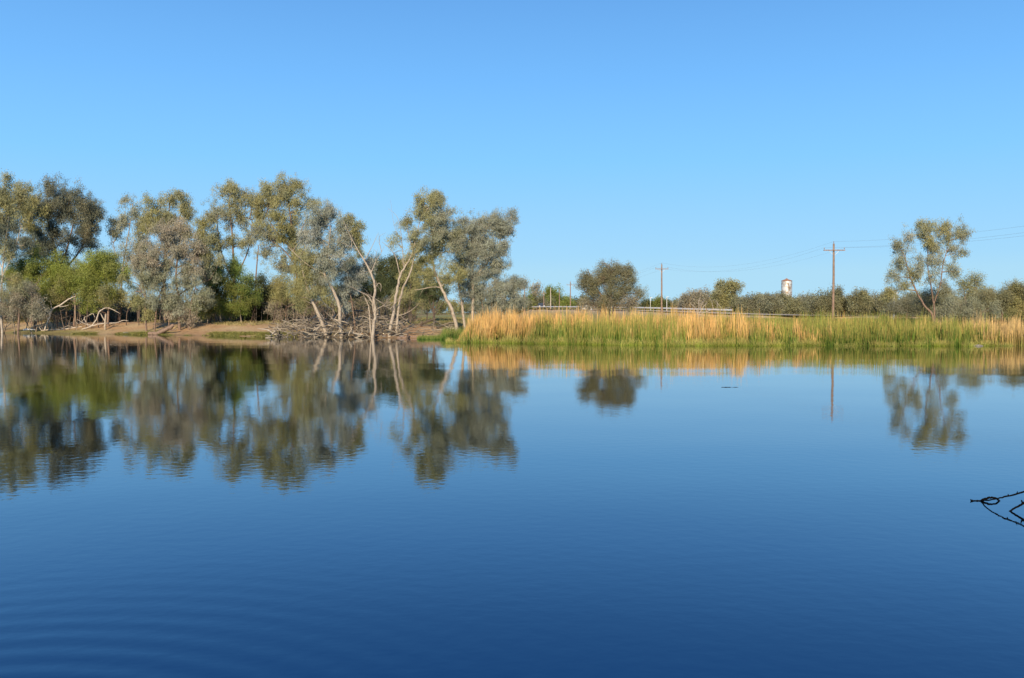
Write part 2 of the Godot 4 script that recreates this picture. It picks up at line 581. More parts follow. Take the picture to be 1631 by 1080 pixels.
# ---------------------------------------------------------------- scene
func _ready() -> void:
	var cam := Camera3D.new()
	cam.name = "camera"
	cam.position = Vector3(0, EYE, 0)
	cam.rotation.x = -PITCH
	cam.fov = rad_to_deg(2.0 * atan(540.0 / LENS))
	cam.near = 0.1
	cam.far = 6000.0
	cam.current = true
	add_child(cam)

	var sky := PanoramaSkyMaterial.new()
	sky.panorama = clear_sky()
	var env := Environment.new()
	env.background_mode = Environment.BG_SKY
	env.sky = Sky.new()
	env.sky.sky_material = sky
	env.tonemap_mode = Environment.TONE_MAPPER_LINEAR
	env.tonemap_exposure = 1.35
	env.background_energy_multiplier = 0.74
	env.sdfgi_enabled = true
	env.ssao_enabled = true
	env.ssil_enabled = true
	var we := WorldEnvironment.new()
	we.name = "environment"
	we.environment = env
	add_child(we)

	var sun := DirectionalLight3D.new()
	sun.name = "sun"
	sun.light_color = Color(1.0, 0.92, 0.8)
	sun.light_energy = 1.6
	sun.light_angular_distance = 0.5
	sun.shadow_enabled = true
	sun.rotation = Vector3(deg_to_rad(-26), deg_to_rad(-10), 0)   # low behind the camera, a little to the left
	add_child(sun)

	bumps.seed = 5
	bumps.frequency = 0.05
	bumps.fractal_octaves = 3
	patches.seed = 8
	patches.frequency = 0.09
	patches.fractal_octaves = 3
	make_materials()
	make_sprays()
	build_ground()
	build_water()
	build_road()
	build_far_scrub()
	build_thicket()
	build_left_bank_trees()
	build_right_side_trees()
	build_reeds()
	build_bank_plants()
	build_dead_wood()
	build_power_line()
	build_far_buildings()


func clear_sky() -> ImageTexture:
	# a cloudless sky that only changes with height: pale at the horizon, deepening evenly to the zenith
	var at := [0.0, 0.0446, 0.0622, 0.166, 0.252, 0.327, 0.5, 0.75, 1.0]
	var col := [Color(0.46, 0.75, 0.93), Color(0.43, 0.735, 0.945), Color(0.385, 0.71, 0.98), Color(0.248, 0.618, 1.06), Color(0.186, 0.508, 1.0), Color(0.147, 0.412, 0.87), Color(0.105, 0.31, 0.78), Color(0.07, 0.235, 0.65), Color(0.055, 0.2, 0.58)]
	var im := Image.create(16, 1024, false, Image.FORMAT_RGBF)
	for y in 1024:
		var up := sin((0.5 - (y + 0.5) / 1024.0) * PI)
		var c := Color(0.2, 0.19, 0.15)
		if up >= 0.0:
			for i in at.size() - 1:
				if up <= at[i + 1]:
					c = col[i].lerp(col[i + 1], (up - at[i]) / (at[i + 1] - at[i]))
					break
		for x in 16:
			im.set_pixel(x, y, c)
	return ImageTexture.create_from_image(im)


func steps(from: float, to: float, fine: float, grow: float, far: float) -> PackedFloat32Array:
	# from..to at a fine spacing, and on in growing steps to «far» on both sides
	var out := PackedFloat32Array()
	var x := from
	while x <= to:
		out.append(x)
		x += fine
	var s := fine
	var hi := out[-1]
	while hi < far:
		s *= grow
		hi += s
		out.append(hi)
	s = fine
	var lo := from
	while lo > -far:
		s *= grow
		lo -= s
		out.insert(0, lo)
	return out


func build_ground() -> void:
	var xs := steps(-80, 80, 1.6, 1.22, 2600)
	var zs := steps(-128, -48, 1.0, 1.16, 2600)
	var s := Shape.new()
	var w := xs.size()
	for z in zs:
		for x in xs:
			var h := land(x, z)
			s.v.append(Vector3(x, h, z))
			var i := inland(x, z)
			var p := patches.get_noise_2d(x, z)
			var p2 := patches.get_noise_2d(x * 4.0 + 50, z * 4.0)
			var dirt := Color(0.42, 0.265, 0.14).lerp(Color(0.47, 0.36, 0.2), clampf(0.5 + p2 + 1.2 * p, 0, 1))
			var dry := Color(0.33, 0.25, 0.12).lerp(Color(0.25, 0.22, 0.09), clampf(0.5 + p * 1.4, 0, 1))
			var lush := Color(0.14, 0.17, 0.04)
			var col := dirt.lerp(dry, smoothstep(11.0, 20.0, i + 6.0 * p))
			if x > -24.0 and x < -2.0:
				col = col.lerp(Color(0.25, 0.24, 0.08), smoothstep(5.0, 10.0, i) * 0.9)
			if x < -5.0 and i < 3.0:
				col = col.lerp(lush, smoothstep(-0.1, 0.35, p) * (1.0 - smoothstep(0.8, 3.0, i)) * 0.8)
			if x >= -5.0:
				col = dry.lerp(lush, 0.5 * (1.0 - smoothstep(5.0, 60.0, i)))
			if z < -95.0:
				var r := road_at(x, z)
				col = col.lerp(Color(0.5, 0.38, 0.24), 1.0 - smoothstep(4.5, 6.5, r.x))
			if x < -2.0:
				col = col.lerp(Color(0.2, 0.145, 0.085), 0.65 * (1.0 - smoothstep(0.2, 0.75, i + 0.35 * p2)))
				col = col.lerp(Color(0.27, 0.2, 0.12), 0.5 * smoothstep(0.1, 0.4, p2 * p + 0.25 * p))
			if i < 0.1:
				col = col.lerp(Color(0.16, 0.12, 0.08), 0.7)
			s.c.append(col)
	for r in zs.size() - 1:
		for c in w - 1:
			var a := r * w + c
			s.idx.append_array(PackedInt32Array([a, a + 1, a + w + 1, a, a + w + 1, a + w]))
	s.n.resize(s.v.size())
	for r in zs.size():
		for c in w:
			var l := s.v[r * w + maxi(c - 1, 0)]
			var rr := s.v[r * w + mini(c + 1, w - 1)]
			var u := s.v[maxi(r - 1, 0) * w + c]
			var d := s.v[mini(r + 1, zs.size() - 1) * w + c]
			s.n[r * w + c] = (d - u).cross(rr - l).normalized()
	var g := part("ground", s.mesh(), M.ground, self)
	tag(g, "dry earth bank and grassy plain round the lake", "ground", "", "structure")


func build_water() -> void:
	# the sheet of water; rings spread from something that touched the water just below the picture, and a slow swell crosses it
	var zs := PackedFloat32Array()
	var z := 3.0
	var dz := 0.5
	while z > -112.0:
		zs.append(z)
		dz = 0.05 if z < -3.0 and z > -12.0 else (0.5 if z >= -3.0 else dz * 1.025)
		z -= dz
	var xs := steps(-7, 7, 0.14, 1.09, 124)
	var s := Shape.new()
	var uv := PackedVector2Array()
	var w := xs.size()
	var waves := []
	rng.seed = 4
	for i in 14:
		var len := rng.randf_range(1.2, 5.0)
		var dir := Vector2(0, 1).rotated(rng.randfn(0, 0.5))
		waves.append([dir * TAU / len, rng.randf() * TAU, len * 0.00007])
	var rings := [[Vector2(-2.6, -2.9), 0.27, 0.0022, 2.3]]
	for zz in zs:
		for x in xs:
			var h := 0.0
			var g := Vector2.ZERO
			var p := Vector2(x, zz)
			for q in waves:
				var ph: float = q[0].dot(p) + q[1]
				h += q[2] * sin(ph)
				g += q[0] * q[2] * cos(ph)
			for q in rings:
				var away: Vector2 = p - q[0]
				var dist := maxf(away.length(), 0.05)
				var amp: float = q[2] * exp(-pow(dist / q[3], 2.0)) * (1.0 if absf(x) < 7.5 and zz < -3.0 and zz > -12.0 else 0.0)
				var ph: float = dist * TAU / q[1]
				h += amp * sin(ph)
				g += away / dist * amp * TAU / q[1] * cos(ph)
			s.v.append(Vector3(x, h, zz))
			s.n.append(Vector3(-g.x, 1, -g.y).normalized())
			uv.append(Vector2(x, zz))
	for r in zs.size() - 1:
		for c in w - 1:
			var a := r * w + c
			s.idx.append_array(PackedInt32Array([a, a + w, a + w + 1, a, a + w + 1, a + 1]))
	var arr := []
	arr.resize(Mesh.ARRAY_MAX)
	arr[Mesh.ARRAY_VERTEX] = s.v
	arr[Mesh.ARRAY_NORMAL] = s.n
	arr[Mesh.ARRAY_TEX_UV] = uv
	arr[Mesh.ARRAY_INDEX] = s.idx
	var m := ArrayMesh.new()
	m.add_surface_from_arrays(Mesh.PRIMITIVE_TRIANGLES, arr)
	var mat := plain(Color(0.004, 0.08, 0.15), 0.01, 1.0)
	mat.normal_enabled = true
	mat.normal_texture = normal_texture(21, 0.03, 6.0, 1024, 4)
	mat.normal_scale = 0.016
	mat.uv1_scale = Vector3(0.11, 0.16, 1)
	var o := part("water", m, mat, self)
	tag(o, "calm blue lake water with faint ripples", "water", "", "structure")


func build_road() -> void:
	var raw := []
	for q in ROAD:
		raw.append([Vector3(q[0], q[2], q[1]), 0.0])
	rng.seed = 2
	var path: Array = smooth_path(raw, 8)
	var pts: PackedVector3Array = path[0]
	var s := Shape.new()
	var line := PackedVector3Array()
	for i in pts.size():
		var d: Vector3 = (pts[mini(i + 1, pts.size() - 1)] - pts[maxi(i - 1, 0)])
		var side := Vector3(-d.z, 0, d.x).normalized()
		for e in [-3.4, 3.4]:
			s.v.append(pts[i] + side * e)
			s.n.append(Vector3.UP)
			s.c.append(Color.WHITE)
		line.append(pts[i] + side * 3.9)
		if i:
			var a := i * 2
			s.idx.append_array(PackedInt32Array([a - 2, a, a + 1, a - 2, a + 1, a - 1]))
	var r := part("road", s.mesh(), M.gravel, self)
	tag(r, "pale gravel road on a low embankment beyond the reeds", "road", "", "structure")

	# the guard rail stands on the side of the road that faces the lake, from the far bend to where the embankment ends
	var rail := thing("guard_rail", "long white steel guard rail along the road behind the reeds", "guard rail", Vector3(9.3, 3.0, -240))
	var walk := []
	for i in line.size() - 1:
		var a := line[i]
		var b := line[i + 1]
		if b.z < -246.0:
			continue
		if a.z > -124.0:
			break
		walk.append(a)
	var beam := Shape.new()
	var prof := [Vector2(0.0, 0.44), Vector2(0.05, 0.48), Vector2(0.05, 0.52), Vector2(0.0, 0.56), Vector2(0.05, 0.6), Vector2(0.05, 0.64), Vector2(0.0, 0.68)]
	for i in walk.size() - 1:
		var d: Vector3 = (walk[i + 1] - walk[i]).normalized()
		var side := Vector3(-d.z, 0, d.x)
		for j in prof.size() - 1:
			var lo: Vector3 = side * prof[j].x + Vector3(0, prof[j].y, 0)
			var hi: Vector3 = side * prof[j + 1].x + Vector3(0, prof[j + 1].y, 0)
			beam.face([walk[i] + lo - rail.position, walk[i] + hi - rail.position, walk[i + 1] + hi - rail.position, walk[i + 1] + lo - rail.position])
	part("rail", beam.mesh(), M.zinc, rail)
	var ps := Shape.new()
	ps.box(Vector3(0, 0.2, 0), Vector3(0.1, 1.0, 0.14), Basis(), 0.015)
	var pm := ps.mesh()
	var gone := 0.0
	for i in walk.size() - 1:
		var l: float = walk[i].distance_to(walk[i + 1])
		while gone < l:
			part("post", pm, M.pole_wood, rail, walk[i].lerp(walk[i + 1], gone / l) - rail.position + Vector3(-0.09, 0, -0.06))
			gone += 4.0
		gone -= l


func build_far_scrub() -> void:
	rng.seed = 31
	# the unbroken line of scrub along the horizon
	var where := []
	var tint := []
	var x := -420.0
	while x < 470.0:
		var d := 400.0 + 40.0 * sin(x * 0.02)
		var top := 4.6 + 2.2 * bumps.get_noise_1d(x * 0.7) + 1.5 * bumps.get_noise_1d(x * 3.0)
		var pal: Array = palette[["scrub", "scrubgrey", "dark", "olive"][rng.randi() % 4]]
		for i in 26:
			var y := sqrt(rng.randf()) * top
			var sc := rng.randf_range(2.8, 5.0)
			where.append(Transform3D(Basis.from_euler(Vector3(rng.randf(), rng.randf() * TAU, 0)).scaled(Vector3(sc, sc, sc)), Vector3(x + rng.randfn(0, 2.2), 0.9 + y, -d + rng.randfn(0, 4.0))))
			var base: Color = pal[0].lerp(pal[1], rng.randf()) * rng.randf_range(0.8, 1.15)
			tint.append(Color(base.r, base.g, base.b))
		x += 2.4
	var o := many("far_scrub", spray.far, M.leaf, self, where, tint)
	tag(o, "low grey-green scrub along the horizon", "scrub", "", "stuff")

	where = []
	tint = []
	for i in 3600:
		var px := rng.randf_range(1075, 1760)
		var p := ground_spot(px, rng.randf_range(236, 262))
		var top := 4.4 + 2.6 * bumps.get_noise_1d(px * 0.5) + 1.6 * bumps.get_noise_1d(px * 2.2)
		p.y += sqrt(rng.randf()) * maxf(1.0, top)
		var sc := rng.randf_range(2.0, 3.4)
		where.append(Transform3D(Basis.from_euler(Vector3(rng.randf(), rng.randf() * TAU, 0)).scaled(Vector3(sc, sc, sc)), p))
		var pal: Array = palette[["scrub", "scrubgrey", "scrub", "dark"][int(absf(bumps.get_noise_1d(px * 1.3)) * 9.0) % 4]]
		var base: Color = pal[0].lerp(pal[1], rng.randf()) * rng.randf_range(0.85, 1.1)
		tint.append(Color(base.r, base.g, base.b))
	o = many("roadside_scrub", spray.far, M.leaf, self, where, tint)
	tag(o, "unbroken belt of dull green scrub beyond the road, under the water tank", "scrub", "", "stuff")

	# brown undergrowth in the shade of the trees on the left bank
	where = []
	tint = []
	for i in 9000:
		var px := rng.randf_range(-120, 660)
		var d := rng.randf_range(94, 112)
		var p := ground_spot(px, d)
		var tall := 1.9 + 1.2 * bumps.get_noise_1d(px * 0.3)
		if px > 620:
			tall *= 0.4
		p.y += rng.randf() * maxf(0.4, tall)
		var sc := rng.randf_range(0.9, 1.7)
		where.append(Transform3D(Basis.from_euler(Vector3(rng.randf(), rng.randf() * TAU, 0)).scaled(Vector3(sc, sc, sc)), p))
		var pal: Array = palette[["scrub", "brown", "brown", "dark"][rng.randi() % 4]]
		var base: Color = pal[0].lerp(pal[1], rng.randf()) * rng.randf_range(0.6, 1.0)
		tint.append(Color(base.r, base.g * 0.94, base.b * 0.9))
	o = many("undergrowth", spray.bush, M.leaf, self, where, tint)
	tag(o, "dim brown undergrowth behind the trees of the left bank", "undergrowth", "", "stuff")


func build_thicket() -> void:
	# the many thin trunks and twigs that crowd the shade under the trees
	rng.seed = 35
	var s := Shape.new()
	var foot := ground_spot(300, 92)
	for i in 420:
		var px := rng.randf_range(-60, 665)
		var p := ground_spot(px, rng.randf_range(86, 99) if px < 430 else rng.randf_range(79, 95))
		var h := rng.randf_range(1.0, 4.2) * (1.0 if px < 430 else 0.6)
		var r := rng.randf_range(0.015, 0.06)
		var lean := Vector3(rng.randfn(0, 0.22), 1, rng.randfn(0, 0.22)) * h
		var a := p - foot - Vector3(0, 0.1, 0)
		var mid := a + lean * 0.5 + Vector3(rng.randfn(0, 0.12), 0, rng.randfn(0, 0.12))
		var col := Color(0.13, 0.09, 0.065).lerp(Color(0.36, 0.29, 0.21), pow(rng.randf(), 2.0))
		s.tube(PackedVector3Array([a, mid, a + lean]), PackedFloat32Array([r, r * 0.8, r * 0.35]), 4, col)
		for k in 3:
			var q := mid.lerp(a + lean, rng.randf())
			s.tube(PackedVector3Array([q, q + Vector3(rng.randfn(0, 0.5), rng.randf_range(0.1, 0.6), rng.randfn(0, 0.5))]), PackedFloat32Array([r * 0.4, 0.006]), 4, col)
	tag(part("thicket", s.mesh(), M.brush, self, foot), "thin bare stems crowding the shade under the left bank trees", "thicket", "", "stuff")


func build_left_bank_trees() -> void:
	var g := "trees on the left bank"
	tree("gum_tree", "pale-trunked olive gum at the very left edge of the left bank", "tree", 86, "dead_wood", "mix",
		[[[3, 527, 0.11], [2, 480, 0.1], [4, 430, 0.085], [10, 380, 0.07], [15, 330, 0.04]], [[4, 430, 0.06], [-10, 390, 0.05], [-14, 340, 0.03]], [[4, 440, 0.05], [22, 400, 0.04], [34, 360, 0.03]]],
		[[8, 303, 24, 22, 1.0], [30, 322, 18, 26, 1.0], [-14, 335, 22, 30, 0.9], [38, 297, 12, 12, 0.8], [-8, 375, 22, 22, 1.0, "blue"], [14, 360, 22, 24, 1.0, "blue"], [34, 385, 18, 20, 0.8, "blue"], [10, 400, 24, 16, 0.8]], g)
	tree("gum_tree", "big dark blue-green gum with many stems behind the lime bushes", "tree", 97, "brown_bark", "blue",
		[[[95, 505, 0.26], [92, 430, 0.2], [88, 400, 0.15], [76, 350, 0.08]], [[92, 430, 0.15], [106, 400, 0.12], [118, 350, 0.07]], [[94, 440, 0.12], [130, 395, 0.1], [148, 350, 0.05]], [[92, 430, 0.1], [62, 400, 0.08], [50, 370, 0.05]]],
		[[98, 318, 36, 30, 1.3], [70, 345, 28, 30, 1.2], [132, 338, 32, 32, 1.2], [58, 388, 24, 18, 1.0], [110, 375, 34, 22, 0.8], [148, 342, 15, 22, 1.0], [52, 335, 18, 30, 1.0, "olive", -3.0], [88, 398, 30, 14, 1.0], [140, 385, 20, 20, 0.6]], g)
	tree("gum_tree", "thin sparse grey gum standing right of the dark tree", "tree", 99, "pale_bark", "grey",
		[[[190, 505, 0.14], [195, 430, 0.1], [205, 370, 0.07], [212, 325, 0.03]], [[195, 430, 0.07], [222, 385, 0.05], [232, 345, 0.03]], [[195, 430, 0.05], [182, 395, 0.04], [178, 365, 0.02]], [[195, 440, 0.05], [176, 380, 0.03], [171, 345, 0.01]]],
		[[211, 322, 20, 14, 0.55], [195, 350, 14, 18, 0.45], [226, 345, 18, 20, 0.6], [206, 388, 20, 26, 0.6], [184, 378, 9, 14, 0.4], [232, 395, 18, 30, 0.7]], g)
	tree("gum_tree", "olive-topped gum behind the wide pinkish-grey gum", "tree", 93, "brown_bark", "olive",
		[[[262, 510, 0.2], [262, 430, 0.16], [266, 370, 0.1], [270, 325, 0.05]], [[264, 390, 0.08], [285, 350, 0.06], [292, 318, 0.03]]],
		[[256, 332, 22, 20, 1.0], [287, 320, 16, 16, 0.9, "mix"], [302, 338, 10, 18, 0.8, "mix"], [246, 352, 18, 20, 0.9], [282, 360, 28, 22, 1.0, "mix"], [322, 372, 20, 24, 1.0]], g)
	tree("gum_tree", "wide pinkish-grey gum with several thin trunks at the dirt bank", "tree", 82, "brown_bark", "brown",
		[[[286, 518, 0.13], [285, 480, 0.12], [280, 440, 0.1], [285, 395, 0.06]], [[233, 518, 0.11], [231, 470, 0.1], [225, 440, 0.08], [235, 405, 0.05]], [[231, 475, 0.06], [221, 455, 0.05], [212, 450, 0.03]], [[284, 470, 0.07], [310, 455, 0.06], [335, 445, 0.03]], [[300, 517, 0.08], [304, 485, 0.07], [312, 455, 0.04]], [[246, 517, 0.08], [250, 485, 0.07], [262, 450, 0.05]], [[270, 517, 0.06], [266, 490, 0.05], [258, 460, 0.03]]],
		[[265, 383, 36, 32, 1.1], [232, 418, 28, 34, 1.0], [300, 408, 34, 38, 1.1], [255, 448, 42, 32, 1.0, "grey"], [315, 450, 28, 34, 1.0, "grey"], [285, 480, 42, 18, 0.9, "grey"], [292, 502, 26, 9, 0.8, "brown"], [236, 490, 18, 14, 0.5, "olive"], [214, 455, 20, 28, 0.9, "olive"], [335, 395, 16, 24, 0.7, "mix"]], g)
	tree("gum_tree", "tall grey-green gum with thin dark stems above the green willow", "tree", 96, "brown_bark", "mix",
		[[[374, 505, 0.18], [373, 440, 0.14], [370, 380, 0.1], [365, 320, 0.05]], [[373, 445, 0.09], [395, 400, 0.07], [402, 350, 0.04]], [[373, 450, 0.09], [352, 400, 0.07], [345, 345, 0.04]], [[405, 505, 0.1], [408, 440, 0.08], [412, 390, 0.05]]],
		[[366, 308, 28, 18, 0.85], [344, 342, 24, 26, 0.85, "grey"], [385, 338, 24, 28, 0.85], [340, 388, 18, 28, 0.7], [378, 385, 24, 22, 0.45], [405, 368, 18, 34, 0.6, "grey"], [400, 320, 14, 18, 0.7, "grey"]], g)
	tree("gum_tree", "tallest olive gum of the left bank, highest crown of all", "tree", 91, "brown_bark", "olive",
		[[[474, 505, 0.16], [472, 440, 0.14], [468, 390, 0.12], [462, 340, 0.08], [455, 295, 0.04]], [[469, 400, 0.08], [440, 370, 0.06], [424, 340, 0.04]], [[468, 390, 0.08], [488, 350, 0.04]], [[472, 425, 0.08], [452, 398, 0.06], [430, 382, 0.03]]],
		[[455, 299, 30, 20, 0.95, "mix"], [430, 322, 26, 26, 0.9, "mix"], [478, 326, 26, 26, 0.9, "mix"], [450, 358, 36, 28, 0.95], [424, 385, 22, 26, 0.7, "grey"], [470, 398, 30, 30, 0.9], [440, 420, 24, 18, 0.5, "grey"], [482, 436, 20, 26, 0.9]], g)
	tree("gum_tree", "leaning bare-trunked gum in the water with a small olive crown", "tree", 72.5, "pale_bark", "olive",
		[[[523, 537, 0.25], [514, 518, 0.22], [503, 492, 0.19], [492, 466, 0.15], [484, 440, 0.1], [478, 412, 0.05]], [[492, 466, 0.06], [505, 445, 0.05], [512, 425, 0.03]]],
		[[488, 440, 20, 18, 0.9], [506, 428, 22, 18, 0.9, "mix"], [474, 468, 14, 18, 0.8], [510, 462, 18, 16, 0.7, "mix"], [495, 410, 22, 18, 0.8, "mix"]], g)
	tree("gum_tree", "bent pale-trunked gum in the water carrying a silvery grey crown", "tree", 72, "pale_bark", "silver",
		[[[543, 537, 0.22], [542, 515, 0.2], [540, 485, 0.19], [528, 458, 0.17], [517, 437, 0.13], [520, 410, 0.1], [525, 380, 0.07], [528, 345, 0.03]], [[520, 410, 0.07], [545, 380, 0.05], [562, 352, 0.03]], [[517, 437, 0.07], [495, 425, 0.06], [476, 410, 0.05], [458, 392, 0.03]]],
		[[516, 342, 26, 22, 1.0], [500, 372, 22, 26, 0.9, "pale"], [536, 400, 32, 28, 0.9], [524, 432, 24, 18, 0.7], [545, 368, 20, 22, 0.8], [560, 358, 17, 18, 1.0, "olive"], [571, 384, 12, 22, 0.9, "mix"]], g)
	tree("weeping_tree", "pale silver weeping tree right of the bent gum", "tree", 73.8, "brown_bark", "pale",
		[[[566, 520, 0.06], [562, 490, 0.055], [556, 455, 0.05], [556, 430, 0.03]]],
		[[550, 448, 18, 30, 1.4], [568, 436, 14, 20, 1.2], [548, 475, 10, 16, 1.1], [586, 428, 10, 12, 0.8]], g)
	tree("dead_tree", "bare white dead gum standing in the water with crooked limbs", "tree", 70, "pale_bark", "grey",
		[[[592, 539, 0.21], [594, 525, 0.18], [598, 500, 0.17], [595, 480, 0.16], [598, 460, 0.14], [591, 435, 0.12], [580, 415, 0.1], [570, 398, 0.06], [560, 380, 0.035], [546, 350, 0.015]], [[595, 497, 0.07], [592, 480, 0.06], [585, 471, 0.05], [570, 463, 0.03], [558, 456, 0.015]], [[597, 460, 0.05], [603, 451, 0.04], [607, 455, 0.03], [606, 464, 0.02]], [[591, 435, 0.06], [597, 420, 0.04], [606, 405, 0.02], [612, 392, 0.01]], [[592, 530, 0.1, 0.5], [588, 495, 0.08, 0.6], [586, 485, 0.06, 0.6], [578, 468, 0.02, 0.8]], [[597, 495, 0.05], [610, 487, 0.04], [620, 486, 0.03], [636, 474, 0.012]], [[610, 487, 0.03], [622, 492, 0.02], [626, 500, 0.01]], [[580, 415, 0.05], [590, 398, 0.03], [602, 372, 0.012]], [[570, 398, 0.03], [556, 392, 0.02], [540, 384, 0.008]]],
		[], g, "gum", 12)
	tree("gum_tree", "white twin-stemmed gum in the water with a sparse olive crown", "tree", 70.5, "pale_bark", "mix",
		[[[620, 539, 0.19], [626, 500, 0.17], [632, 465, 0.16], [637, 440, 0.13], [645, 425, 0.1], [655, 408, 0.08], [660, 390, 0.06], [670, 350, 0.04], [690, 322, 0.02]], [[631, 537, 0.14, 0.4], [635, 490, 0.14, 0.4], [641, 462, 0.12, 0.3], [651, 440, 0.1], [657, 420, 0.09], [659, 402, 0.07], [652, 378, 0.05], [645, 345, 0.02]], [[637, 440, 0.06], [631, 412, 0.05], [622, 397, 0.03], [608, 385, 0.015]], [[643, 425, 0.05], [640, 385, 0.035], [634, 348, 0.02], [618, 332, 0.008]], [[632, 503, 0.05], [645, 500, 0.045], [658, 492, 0.03], [668, 483, 0.015]], [[655, 408, 0.05], [680, 385, 0.04], [700, 350, 0.02]], [[640, 385, 0.025], [628, 360, 0.015], [622, 318, 0.006]]],
		[[690, 325, 18, 15, 0.7], [676, 345, 22, 22, 0.7], [702, 342, 20, 22, 0.7, "grey"], [648, 362, 18, 18, 0.5], [634, 384, 13, 13, 0.45], [690, 378, 24, 22, 0.7, "grey"], [664, 392, 14, 16, 0.4]], g, "gum", 8)
	tree("gum_tree", "white gum leaning over the green sedge beside the reeds", "tree", 71.5, "pale_bark", "mix",
		[[[729, 521, 0.22], [722, 500, 0.2], [712, 478, 0.18], [703, 458, 0.16], [695, 440, 0.13], [690, 420, 0.11], [688, 390, 0.09], [690, 360, 0.06], [686, 330, 0.03]], [[701, 458, 0.08], [690, 457, 0.06], [675, 460, 0.05], [661, 462, 0.025]], [[704, 456, 0.05], [708, 452, 0.04], [716, 450, 0.02]], [[688, 392, 0.05], [702, 376, 0.04], [713, 362, 0.02]], [[675, 460, 0.02], [671, 466, 0.012], [668, 473, 0.006]]],
		[[694, 398, 20, 28, 0.7, "olive"], [708, 352, 26, 24, 0.9, "grey"], [722, 392, 22, 28, 0.9, "grey"], [726, 438, 22, 20, 0.8, "olive"], [690, 310, 16, 12, 0.8], [679, 428, 22, 26, 0.6, "olive"]], g)
	tree("gum_tree", "dense silver-grey gum with a flat crown, last tall tree before the reeds", "tree", 73, "pale_bark", "silver",
		[[[752, 508, 0.18], [754, 460, 0.16], [751, 435, 0.14], [760, 400, 0.1], [775, 365, 0.06]], [[742, 516, 0.16], [736, 485, 0.15], [731, 455, 0.11], [735, 425, 0.07]], [[753, 445, 0.09], [775, 420, 0.07], [795, 395, 0.04]], [[736, 488, 0.06], [729, 480, 0.05], [724, 478, 0.03]]],
		[[768, 353, 36, 17, 1.5], [798, 358, 18, 18, 1.4], [748, 378, 30, 24, 1.4], [782, 392, 28, 20, 1.4], [745, 412, 26, 22, 1.2], [800, 420, 17, 13, 1.2], [768, 434, 26, 12, 0.9], [742, 455, 20, 18, 1.0], [815, 345, 6, 10, 0.8]], g)
	tree("gum_tree", "low grey shrubby gum where the trees end at the reeds", "tree", 73.5, "brown_bark", "silver",
		[[[800, 512, 0.12], [803, 485, 0.09], [808, 462, 0.06]], [[770, 512, 0.1], [768, 485, 0.08], [762, 465, 0.05]]],
		[[762, 466, 28, 16, 1.3], [790, 468, 22, 16, 1.3], [808, 455, 18, 16, 1.2], [827, 452, 11, 12, 1.3], [815, 485, 20, 14, 1.2], [780, 488, 28, 14, 1.2]], g)
	tree("small_tree", "small dark tree with a fan of stems on the grass behind the leaning gum", "tree", 86, "dark_wood", "dark",
		[[[692, 522, 0.13], [691, 500, 0.11], [690, 480, 0.06]], [[691, 502, 0.08], [683, 478, 0.05], [678, 462, 0.03]], [[691, 502, 0.08], [698, 478, 0.05], [703, 462, 0.03]], [[691, 502, 0.05], [704, 485, 0.04], [711, 470, 0.02]]],
		[[690, 466, 18, 14, 1.2], [678, 462, 12, 12, 1.0], [705, 466, 13, 13, 1.1]], g)
	tree("small_tree", "slim brown-leaved tree behind the twin-stemmed gum", "tree", 95, "dark_wood", "olive",
		[[[652, 513, 0.12], [652, 480, 0.1], [656, 445, 0.06]], [[680, 513, 0.07], [680, 480, 0.06], [676, 450, 0.04]]],
		[[660, 432, 22, 34, 0.9], [662, 472, 28, 20, 0.8, "mix"], [690, 440, 18, 26, 0.8, "mix"], [640, 475, 14, 18, 0.7]], g)
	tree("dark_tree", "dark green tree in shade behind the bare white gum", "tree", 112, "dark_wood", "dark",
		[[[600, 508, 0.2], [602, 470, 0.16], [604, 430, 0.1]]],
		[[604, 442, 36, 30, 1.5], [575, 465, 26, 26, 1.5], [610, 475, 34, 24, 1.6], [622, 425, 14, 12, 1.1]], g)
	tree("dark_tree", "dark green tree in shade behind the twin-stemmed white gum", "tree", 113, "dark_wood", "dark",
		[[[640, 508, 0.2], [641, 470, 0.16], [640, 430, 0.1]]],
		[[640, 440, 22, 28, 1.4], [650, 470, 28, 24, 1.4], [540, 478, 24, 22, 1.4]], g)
	tree("shrub", "lime-green bush below the dark tree, tallest of the lime bushes", "bush", 89, "brown_bark", "lime",
		[[[55, 515, 0.13], [57, 480, 0.11], [60, 445, 0.07]], [[104, 514, 0.1], [106, 485, 0.08], [100, 455, 0.05]]],
		[[92, 470, 24, 20, 1.4], [58, 425, 30, 26, 1.7], [85, 432, 26, 24, 1.7], [30, 440, 24, 28, 1.4], [70, 460, 34, 22, 1.4]], "lime bushes on the left bank", "bush")
	tree("shrub", "round lime-green bush in the middle of the three lime bushes", "bush", 88, "brown_bark", "lime",
		[[[118, 514, 0.12], [120, 480, 0.09], [122, 455, 0.05]]],
		[[118, 442, 26, 26, 1.9], [105, 462, 20, 20, 1.4, "olive"], [135, 455, 20, 20, 1.7]], "lime bushes on the left bank", "bush")
	tree("shrub", "lime-green bush hanging over the arched dead branch", "bush", 87, "brown_bark", "lime",
		[[[172, 515, 0.12], [172, 480, 0.1], [168, 445, 0.06]]],
		[[165, 420, 30, 24, 1.7], [182, 440, 22, 28, 1.4], [150, 450, 24, 24, 1.9], [142, 475, 16, 16, 1.7], [178, 470, 20, 18, 1.2, "olive"]], "lime bushes on the left bank", "bush")
